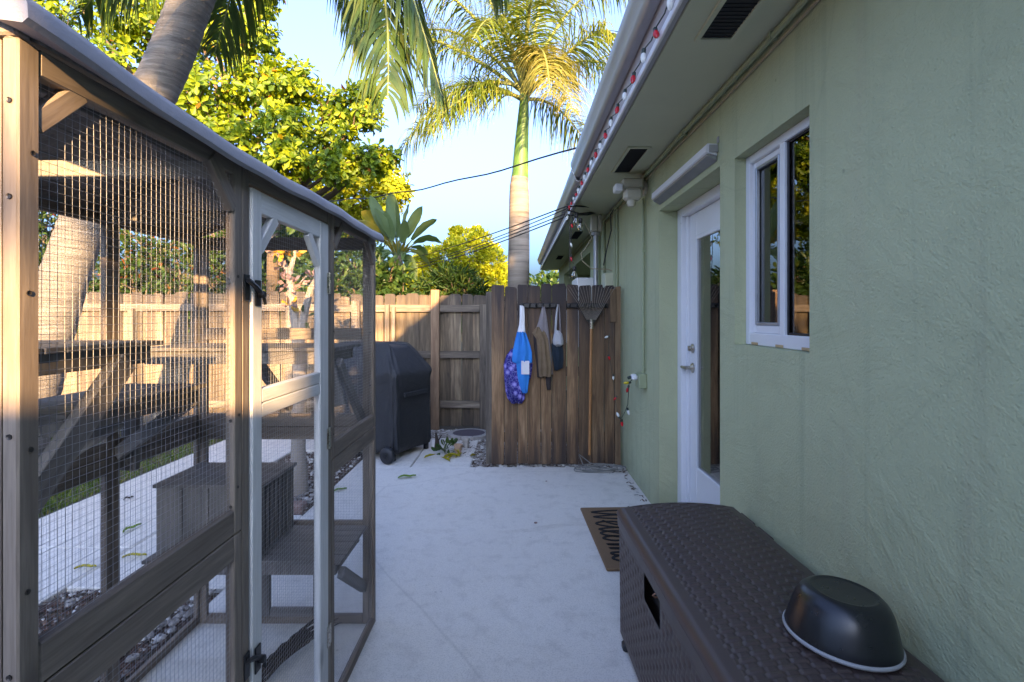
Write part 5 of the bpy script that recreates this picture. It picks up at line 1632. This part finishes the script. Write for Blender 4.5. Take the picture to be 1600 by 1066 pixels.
def paddle(tip, w, m, bend=.18, petiole=.45, start=None, parent=None, roll=0.0):
    a = Vector(start or heart); tip = Vector(tip); d = tip - a; L = d.length
    pts = []
    for i in range(15):
        t = i / 14; p = a.lerp(tip, t); p.z += bend * L * 4 * t * (1 - t); pts.append(p)
    mb = MB(); k0 = int(petiole * 14)
    mb.tube(pts[:k0 + 1], [.022 - .012 * i / k0 for i in range(k0 + 1)], 6)
    rows = []
    rr = random.Random(int(abs(tip.x * 1000 + tip.z * 77)))
    for i in range(k0, 15):
        t = (i - k0) / (14 - k0)
        hw = w * (math.sin(math.pi * min(1, t * .93 + .06)) ** .62) * (1 if t < .97 else .15)
        T = (pts[min(i + 1, 14)] - pts[i - 1]).normalized()
        s = T.cross(Vector((0, 0, 1)));
        if s.length < .1: s = Vector((1, 0, 0))
        s.normalize(); up = s.cross(T)
        s2 = s * math.cos(roll) + up * math.sin(roll); u2 = up * math.cos(roll) - s * math.sin(roll)
        r1, r2 = rr.uniform(-.15, .15), rr.uniform(-.15, .15)
        rows.append([pts[i] - s2 * hw + u2 * hw * (.22 + r1), pts[i] - s2 * hw * .5 + u2 * hw * .2, pts[i], pts[i] + s2 * hw * .5 + u2 * hw * .2, pts[i] + s2 * hw + u2 * hw * (.22 + r2)])
    vs = [p for r_ in rows for p in r_]; fs = []
    for i in range(len(rows) - 1):
        for k_ in range(4):
            b = i * 5 + k_; fs.append((b, b + 1, b + 6, b + 5))
    mb.add(vs, fs)
    return mb.build('leaf', m, parent or bop, smooth=True, angle=180)


for px, py, dy, w, mm, bd, rl in ((660, 322, .0, .12, 'paddle', .05, .9), (640, 318, .3, .13, 'paddle', .03, 1.2), (618, 312, -.1, .14, 'paddle', .0, .8), (600, 330, .2, .14, 'paddle', .02, 1.3), (578, 305, .3, .13, 'paddle', .0, .9),
                                  (683, 343, -.1, .11, 'paddle', .10, .5), (690, 380, .1, .13, 'paddle', .22, .4), (678, 430, -.1, .13, 'paddle', .35, .5), (650, 440, .3, .12, 'paddle', .4, .9), (580, 350, .4, .15, 'paddleyellow', .12, .6),
                                  (565, 330, .5, .14, 'paddleyellow', .1, .9), (555, 370, .3, .13, 'paddle', .25, .7), (590, 415, -.3, .11, 'paddle', .4, .6), (545, 350, .2, .13, 'paddleyellow', .2, .5), (635, 345, -.4, .12, 'paddle', .08, .9), (560, 420, -.1, .14, 'paddle', .35, .6), (610, 300, .5, .15, 'paddle', .02, .4), (585, 325, .1, .15, 'paddle', .06, .3), (650, 350, .4, .13, 'paddle', .1, .4), (668, 400, .4, .12, 'paddle', .3, .2), (575, 380, .2, .13, 'paddleyellow', .25, .3)):
    paddle(P(px, py, 8.6 + dy), w * .8, M_[mm], bd, .38, None, None, rl)
for q in range(16):                                        # yellow fan of leaf bases
    a = -1.0 + 2.0 * q / 15
    t_ = heart + Vector((math.sin(a) * .30, random.uniform(-.12, .05), .06 + math.cos(a) * .26))
    paddle(t_, .028, M_['paddleyellow'], .02, .2, heart + Vector((math.sin(a) * .06, 0, .04)), None, .3)


# --- palms
def frond(parent, C, ctrl, tip, n, ll, lw, droop, m, seed, stemr=.03, plume=.5, name='frond', t0=.14, slope=.55):
    """feather frond: rachis on a bezier, two rows of drooping leaflets"""
    rr = np.random.default_rng(seed)
    C, ctrl, tip = map(Vector, (C, ctrl, tip))
    def B(t): return C * (1 - t) ** 2 + ctrl * 2 * t * (1 - t) + tip * t * t
    pts = [B(i / 18) for i in range(19)]
    mb = MB(); mb.tube(pts, [stemr * (1 - .88 * i / 18) for i in range(19)], 6, True, 1)
    V, F = [], []
    up0 = Vector((0, 0, 1))
    for i in range(n):
        t = t0 + (1.0 - t0) * (i + rr.uniform(-.3, .3)) / n
        t = min(max(t, .05), .995)
        p = B(t); T = (B(min(1, t + .02)) - B(t - .02)).normalized()
        s = T.cross(up0)
        if s.length < .15: s = T.cross(Vector((0, 1, 0)))
        s.normalize(); N_ = s.cross(T)
        env = (math.sin(math.pi * min(1, .12 + t * .80)) ** .6) * (1.0 if t < .9 else 1 - (t - .9) * 4)
        for sd in (-1, 1):
            rise = plume * rr.uniform(-.6, 1.0)
            d = (s * sd * rr.uniform(.7, 1.0) + T * slope * rr.uniform(.6, 1.5) + N_ * rise * .6).normalized()
            L = ll * env * rr.uniform(.8, 1.12); seg = L / 5; q = p.copy(); b0 = len(V); w0 = lw * rr.uniform(.8, 1.2)
            dr = droop * rr.uniform(.7, 1.35)
            for k_ in range(6):
                wv = (T - d * T.dot(d))
                wv = wv.normalized() if wv.length > .05 else N_
                hw = w0 * (.55, 1, .95, .75, .45, .06)[k_]
                V.append(q - wv * hw); V.append(q + wv * hw)
                q = q + d * seg
                d = (d + Vector((0, 0, -1)) * dr).normalized()
            for k_ in range(5):
                a = b0 + 2 * k_; F.append((a, a + 1, a + 3, a + 2))
    mb.add(V, F, 0)
    return mb.build(name, [m, M_['rachis']], parent)


YR = 10.3
rp_ = thing('royal_palm', P(810, 600, YR), 'tall royal palm with smooth pale trunk and green crownshaft rising behind the plank gate', 'palm tree')
def rtube(rows, n=20):
    mb = MB(); pts, rs = [], []
    for py, xl, xr in rows: pts.append(P((xl + xr) / 2, py, YR)); rs.append((xr - xl) / 2 * YR / FPX)
    mb.tube(pts, rs, n); return mb
gz = P(810, 495, YR); lowpy = 495 + CAM_H * FPX / YR
rtube([(lowpy, 788, 832), (560, 790, 830), (500, 792, 828), (440, 793, 827), (390, 794, 827.5), (340, 795, 827.5), (310, 795.5, 827), (290, 796.5, 826), (276, 799, 825.5)]).build('trunk', M_['royaltrunk'], rp_, smooth=True)
rtube([(278, 798.5, 826), (270, 800, 826), (245, 802, 825.5), (215, 805, 826), (190, 808, 826.5), (165, 811, 826.5), (148, 813, 825)]).build('crownshaft', M_['crownshaft'], rp_, smooth=True)
CC = P(819, 150, YR)
fr_list = [((705, 95), (620, 248), -.6, 'royalfrond'), ((735, 115), (668, 205), -1.4, 'royalfrond'), ((660, 20), (556, 60), .6, 'royalfrond'), ((720, -60), (600, -20), -.5, 'royalfrond'), ((745, -80), (680, -130), .8, 'royalfrond'),
           ((800, -120), (790, -220), .4, 'royalfrond'), ((850, -90), (900, -160), -.6, 'royalfrond'), ((900, -50), (985, -20), .5, 'royalfrond'), ((905, 60), (985, 120), 1.0, 'royalfrond'), ((870, 140), (925, 240), 1.3, 'royalfrond'),
           ((865, 30), (895, 175), -1.3, 'oldfrond'), ((850, 10), (860, 150), -1.8, 'oldfrond'), ((780, -30), (740, 60), -1.9, 'royalfrond'), ((720, 100), (650, 170), 1.5, 'royalfrond'), ((830, -60), (840, 0), -2.2, 'royalfrond'),
           ((930, 20), (960, 60), -.9, 'royalfrond'), ((690, -20), (610, 90), 1.6, 'royalfrond')]
for i, (c_, t_, dy, mm) in enumerate(fr_list):
    frond(rp_, CC + Vector((random.uniform(-.05, .05), 0, random.uniform(-.1, .15))), P(c_[0], c_[1], YR + dy * .5), P(t_[0], t_[1], YR + dy), 104, 1.08, .0105, .42, M_[mm], 100 + i, .045, .9)
m = MB(); m.tube([CC + Vector((0, 0, -.1)), P(823, 60, YR), P(826, -120, YR)], [.07, .035, .008], 8); m.build('spear_leaf', M_['royalfrond'], rp_, smooth=True)

YC = 3.9
cp_ = thing('coconut_palm', (-4.6, YC, 0), 'leaning palm with grey ringed trunk crossing the top left beside the cage roof', 'palm tree')
m = MB()
ctr = [(-20, 845, 92), (30, 690, 84), (70, 540, 76), (112, 400, 70), (165, 270, 68), (248, 130, 70), (300, 0, 66), (345, -110, 60), (400, -230, 55), (440, -310, 52)]
pts, rs = [], []
cen = [P(a, b, YC) for a, b, _ in ctr]
for i in range(len(ctr) - 1):
    for q in range(16):
        t = q / 16
        p0, p1, p2, p3 = cen[max(i - 1, 0)], cen[i], cen[i + 1], cen[min(i + 2, len(cen) - 1)]
        p = .5 * (2 * p1 + (p2 - p0) * t + (2 * p0 - 5 * p1 + 4 * p2 - p3) * t * t + (3 * p1 - p0 - 3 * p2 + p3) * t ** 3)
        r = (ctr[i][2] * (1 - t) + ctr[i + 1][2] * t) * .87 / 2 * YC / FPX
        pts.append(p); rs.append(r * (1 + (.018 if q % 2 else -.012) + random.uniform(-.008, .008)))
m.tube(pts, rs, 24); m.build('trunk', M_['palmbark'], cp_, smooth=True, angle=180)
c0 = pts[-1]
co = [((560, -330), (690, 150), 3.5, .30), ((620, -200), (606, 150), 3.4, .26), ((540, -260), (575, 60), 4.6, .28), ((430, -250), (335, 85), 4.5, .30), ((330, -260), (120, 30), 4.6, .30), ((640, -340), (790, -10), 4.3, .28), ((560, -560), (760, -420), 3.4, .3),
      ((300, -480), (60, -260), 3.8, .3), ((470, -600), (480, -700), 4.6, .3), ((350, -200), (180, -40), 3.0, .3)]
for i, (c_, t_, Y, dr) in enumerate(co):
    frond(cp_, c0, P(c_[0], c_[1], (YC + Y) / 2), P(t_[0], t_[1], Y), 104, .78, .0125, dr * 1.5, M_['cocofrond'], 300 + i, .032, .3, t0=.2, slope=1.0)
# slim dark trunk of a palm behind the fence
dk = MB(); dk.tube([P(425, 560, 7.2), P(427, 400, 7.2), P(431, 330, 7.2)], [.10, .085, .07], 10)
o = dk.build('bare_trunk', M_['branch'], None, smooth=True); tag(o, 'slim bare brown trunk standing behind the fence left of the pale forked tree', 'tree trunk')

# --- small pale forked tree behind the cage
pf = thing('forked_tree', (-1.70, 3.95, 0), 'small pale forked tree with pinkish blooms standing in the stony bed behind the cage', 'tree')
m = MB(); YP = 3.95
m.tube([P(468, 775, YP) + Vector((0, 0, -.05)), P(466, 700, YP), P(468, 600, YP), P(466, 530, YP)], [.075, .055, .05, .048], 10)
m.tube([P(466, 540, YP), P(457, 470, YP), P(452, 425, YP)], [.042, .032, .028], 8)
m.tube([P(452, 428, YP), P(440, 405, YP), P(428, 385, YP), P(420, 360, YP)], [.022, .018, .014, .008], 7)
m.tube([P(452, 428, YP), P(460, 400, YP), P(463, 375, YP)], [.022, .016, .008], 7)
m.tube([P(468, 530, YP), P(478, 480, YP), P(486, 450, YP), P(500, 425, YP - .1)], [.036, .03, .024, .010], 8)
m.tube([P(462, 450, YP), P(478, 432, YP), P(492, 430, YP)], [.008, .006, .004], 6)
m.build('trunk', M_['palebark'], pf, smooth=True)
ch, ch2, ch3 = [], [], []
for px, py, r, n in ((453, 445, .055, 24), (428, 394, .04, 12), (438, 420, .035, 10), (490, 435, .05, 14), (452, 478, .04, 9)):
    p, a = blob_points(P(px, py, YP - .05), r, n, .3, 1, 0); ch.append(leaves(p, a, rng.normal(size=a.shape), .055, .038, T_SMALL))
for px, py, r, n in ((437, 393, .05, 12), (454, 396, .06, 14), (452, 478, .03, 6)):
    p, a = blob_points(P(px, py, YP - .06), r, n, .3, 1, 0); ch2.append(leaves(p, a, rng.normal(size=a.shape), .07, .045, T_OVATE))
for px, py, r, n in ((474, 497, .07, 12), (488, 440, .08, 12), (482, 415, .06, 8), (445, 375, .1, 16)):
    p, a = blob_points(P(px, py, YP), r, n, .3, 1, 0); ch3.append(leaves(p, a, rng.normal(size=a.shape), .09, .04, T_OVATE))
leaf_object('bloom', ch, M_['pinkflower'], pf)['kind'] = 'stuff'; leaf_object('orange_leaves', ch2, M_['orangeflower'], pf)['kind'] = 'stuff'; leaf_object('leaves', ch3, M_['shrub'], pf)
ed = MB(); ed.bevel_box((-1.82, 3.52, -.02), (-1.47, 3.62, .055), .012); o = ed.build('edging_block', M_['brick'], None); tag(o, 'brown edging block at the front of the stony tree bed', 'edging block')
sk_ = MB(); sk_.tube([P(135, 650, 5.2), P(137, 690, 5.15), P(145, 738, 5.1) + Vector((0, 0, -.1))], [.03, .028, .026], 8); o = sk_.build('garden_stake', M_['fencerail'], None, smooth=True); tag(o, 'thin grey wooden stake leaning in the grass before the fence', 'stake')

# small plant by the pots
ch = []
for px, py, Y, n, r in ((697, 700, 5.05, 14, .05), (706, 697, 5.15, 8, .04), (690, 705, 5.0, 6, .04)):
    p, a = blob_points(P(px, py, Y), r, n, .2, .8, .4); ch.append(leaves(p, a, rng.normal(size=a.shape), .075, .04, T_OVATE))
o = leaf_object('small_plant', ch, M_['shrub'], None); tag(o, 'small green plant beside the terracotta pot at the fence foot', 'plant')
ch = []
for px, py, Y, n in ((690, 709, 4.95, 5), (702, 703, 5.0, 4), (720, 716, 4.9, 3)):
    p = np.array(P(px, py, Y))[None] + rng.normal(0, .05, (n, 3)); p[:, 2] = .012 + rng.random(n) * .02
    d = rng.normal(size=(n, 3)); d[:, 2] *= .15; ch.append(leaves(p, d, np.array([0, 0, 1.0]) + rng.normal(0, .2, (n, 3)), .14, .022, T_OVATE))
o = leaf_object('fallen_leaves', ch, M_['fallenyellow'], None); tag(o, 'cluster of fallen yellow strap leaves on the slab near the pots', 'fallen leaves')


def fallen(px, py, dx, dy, L, wd, m, label, curl=.0):
    Y = CAM_H * FPX / (py - VPY); p = P(px, py, Y); p.z = .006
    d = Vector((dx, dy, 0)).normalized(); s = Vector((-d.y, d.x, 0)); vs, fs = [], []
    for i in range(7):
        t = i / 6; hw = wd * math.sin(math.pi * min(1, .1 + t * .88)) * .5; c_ = p + d * L * (t - .5) + s * .015 * math.sin(t * 3)
        z = curl * math.sin(t * 5)
        vs += [c_ - s * hw + Vector((0, 0, .007 + abs(z))), c_ + Vector((0, 0, abs(z))), c_ + s * hw + Vector((0, 0, .010 + abs(z)))]
    for i in range(6): fs += [(i * 3, i * 3 + 1, i * 3 + 4, i * 3 + 3), (i * 3 + 1, i * 3 + 2, i * 3 + 5, i * 3 + 4)]
    m_ = MB(); m_.add(vs, fs); o = m_.build('fallen_leaf', m, None, smooth=True, angle=180); tag(o, label, 'fallen leaf', 'leaves fallen on the concrete')


fallen(636, 748, 1, .25, .15, .045, M_['fallengreen'], 'green leaf lying on the patio in front of the covered grill', .012)
fallen(532, 768, 1, .6, .10, .03, M_['fallengreen'], 'small green leaf on the concrete seen through the far cage panel', .006)
fallen(207, 829, .3, 1, .12, .03, M_['fallengreen'], 'pale green leaf upright on the path through the near mesh', .01)
fallen(210, 873, 1, .1, .13, .022, M_['fallenyellow'], 'yellow leaf on the path right of the thick cage post', .008)
fallen(133, 891, 1, .1, .11, .018, M_['fallenyellow'], 'yellow leaf on the path left of the thick cage post', .008)
fallen(201, 782, 1, 1, .06, .03, M_['dryfrond'], 'tiny brown leaf on the path beyond the cage', .01)
df = MB()                                                  # dead palm sheath inside the cage
a, b = Vector((-.96, 1.80, .02)), Vector((-.80, 2.14, .06))
for q in range(16):
    o1 = Vector((random.gauss(0, .02), random.gauss(0, .012), abs(random.gauss(0, .012)))); o2 = Vector((random.gauss(0, .03), random.gauss(0, .025), abs(random.gauss(0, .02))))
    df.tube(limb_path(a + o1 * .6, b + o2, 6, .06, .05), [.002, .006, .008, .007, .006, .004, .001], 5)
o = df.build('dead_branch', M_['dryfrond'], None, smooth=True); tag(o, 'dry dark palm branch lying on the concrete inside the cage', 'dead branch')
for i, (x, y, r) in enumerate(((.13, 3.35, .012), (.25, 4.2, .008))):
    m = MB(); m.lathe([(r, 0), (r * .8, r * .4), (0, r * .5)], (x, y, .0005), (0, 0, 1), 8)
    o = m.build('seed', M_['brick'], None, smooth=True); tag(o, ['small brown seed in the middle of the patio', 'tiny brown seed near the foot of the gate'][i], 'seed')


# --- ground litter: bark chips, pebbles, grass
def scatter_chips(name, regions, n, m, smin, smax, flat, kind='chip', zb=-.02):
    tot = sum((b - a) * (d - c_) for a, b, c_, d in regions); V, F = [], []
    o = 0
    for a, b, c_, d in regions:
        k_ = int(n * (b - a) * (d - c_) / tot)
        x = rng.uniform(a, b, k_); y = rng.uniform(c_, d, k_)
        s = smin + (smax - smin) * rng.random(k_) ** 2.2
        if kind == 'chip': tv = np.array([(-1, -.3, 0), (1, -.35, .1), (.9, .3, .05), (-.9, .35, .15), (-.8, -.2, .35), (.8, -.25, .4), (.7, .2, .35), (-.8, .25, .42)], float); tf = np.array([(4, 5, 6, 7), (0, 1, 5, 4), (1, 2, 6, 5), (2, 3, 7, 6), (3, 0, 4, 7)])
        else:
            ph = np.arange(7) * 2 * math.pi / 7
            tv = np.concatenate([np.stack([np.cos(ph) * q, np.sin(ph) * q, np.full(7, h)], 1) for q, h in ((.85, -.2), (1.0, .2), (.72, .62), (.25, .8))]); tf = np.array([(i * 7 + k2, i * 7 + (k2 + 1) % 7, (i + 1) * 7 + (k2 + 1) % 7, (i + 1) * 7 + k2) for i in range(3) for k2 in range(7)])
        A = rng.uniform(0, 6.28, k_); tl = rng.normal(0, .25, (k_, 2)); asp = rng.uniform(.6, 1.0, k_)
        T = np.repeat(tv[None], k_, 0) * (1 + rng.normal(0, .10, (k_, len(tv), 1)))
        T[:, :, 1] *= asp[:, None]; T[:, :, 2] = T[:, :, 2] * flat + T[:, :, 0] * tl[:, :1] * .5
        X = T[:, :, 0] * np.cos(A)[:, None] - T[:, :, 1] * np.sin(A)[:, None]; Y_ = T[:, :, 0] * np.sin(A)[:, None] + T[:, :, 1] * np.cos(A)[:, None]
        vv = np.stack([X * s[:, None] + x[:, None], Y_ * s[:, None] + y[:, None], T[:, :, 2] * s[:, None] + zb + rng.random(k_)[:, None] * .012], 2)
        V.append(vv.reshape(-1, 3)); F.append((tf[None] + (np.arange(k_) * len(tv))[:, None, None]).reshape(-1, 4) + o); o += k_ * len(tv)
    me = big_mesh(name, np.concatenate(V), np.concatenate(F)); finish(me, m, kind != 'chip', 60)
    ob_ = link(name, me); ob_['kind'] = 'stuff'; return ob_


o = scatter_chips('bark_mulch', [(-2.24, -1.47, .6, 2.54), (-2.23, -1.48, 3.53, 5.15)], 7500, M_['mulch'], .010, .034, .35); tag(o, 'dark red brown bark chips in the beds left of the cage', 'mulch')
o = scatter_chips('white_pebbles', [(-2.0, -1.48, 1.9, 2.52), (-2.22, -1.48, 1.0, 2.54), (-2.2, -1.48, 3.55, 5.1), (-1.9, -1.5, 3.6, 4.2)], 1700, M_['pebble'], .007, .026, .7, 'stone', -.010); tag(o, 'pale pebbles strewn over the bark chips', 'pebbles')
o = scatter_chips('gravel', [(-.40, .95, 4.61, 5.74), (-1.6, .98, 5.76, 6.16)], 7500, M_['pebble'], .008, .030, .6, 'stone', -.018); tag(o, 'pale pebble gravel at the foot of the fence', 'gravel')
o = scatter_chips('leaf_litter', [(-.40, .95, 4.61, 4.70), (-.4, -.2, 4.61, 5.2), (-.7, -.3, 4.9, 5.6), (.90, .965, 3.6, 4.5), (.80, .96, 4.4, 4.58), (.93, .968, 2.2, 3.4)], 330, M_['mulch'], .01, .026, .2, 'chip', 0.0); tag(o, 'brown leaf litter along the foot of the gate', 'leaf litter')
n = 34000
x = rng.uniform(-6.8, -3.22, n); y = rng.uniform(1.6, 6.1, n)
dn = np.array([noise.noise(Vector((a * 1.3, b * 1.3, 0))) for a, b in zip(x, y)])
keep = dn > rng.uniform(-.9, .25, n)
x, y = x[keep], y[keep]; n = len(x)
d = np.stack([rng.normal(0, .5, n), rng.normal(0, .5, n), np.ones(n)], 1); L = rng.uniform(.03, .10, n)
v, f = leaves(np.stack([x, y, np.full(n, -.03)], 1), d, rng.normal(size=(n, 3)), L, .010, T_SMALL)
me = big_mesh('grass', v, f); finish(me, M_['grass']); o = link('grass', me); tag(o, 'patchy short green grass left of the path', 'grass', None, 'stuff')

# unseen tree added behind the viewpoint; its crown shades palm trunks and cage
sh_ = thing('added_shade_tree', (5.4, -10.5, 0), 'unseen leafy tree added behind the viewpoint to shade the palm trunks and cage', 'tree')
m = MB(); m.tube([(5.4, -10.5, -.1), (5.3, -10.5, 2), (5.2, -10.4, 4)], [.22, .18, .14], 10); ch = []
for C, r in (((5.0, -10, 3.2), 1.3), ((6.4, -10.4, 3.4), 1.4), ((4.8, -10, 5.4), 1.35), ((6.2, -10.2, 5.6), 1.4), ((3.6, -10.2, 6.4), 1.1), ((2.2, -10, 6.6), .9), ((.9, -10, 6.3), .75), ((5.4, -10, 7.0), .5), ((1.30, -10, 3.42), .36), ((.35, -10, 4.7), .4), ((4.7, -10, 6.25), .85)):
    p, a = blob_points(C, r, int(520 * r * r), .3, .9, .2); d = unit(a + rng.normal(0, .6, a.shape)); L = .22 * rng.uniform(.7, 1.2, len(p))
    ch.append(leaves(p, d, rng.normal(size=d.shape), L, L * .55, T_OVATE)); m.tube(limb_path((5.2, -10.4, 4), C, 4), [.09, .07, .05, .04, .02], 6)
m.build('trunk', M_['branch'], sh_, smooth=True); leaf_object('crown', ch, M_['hedge'], sh_)
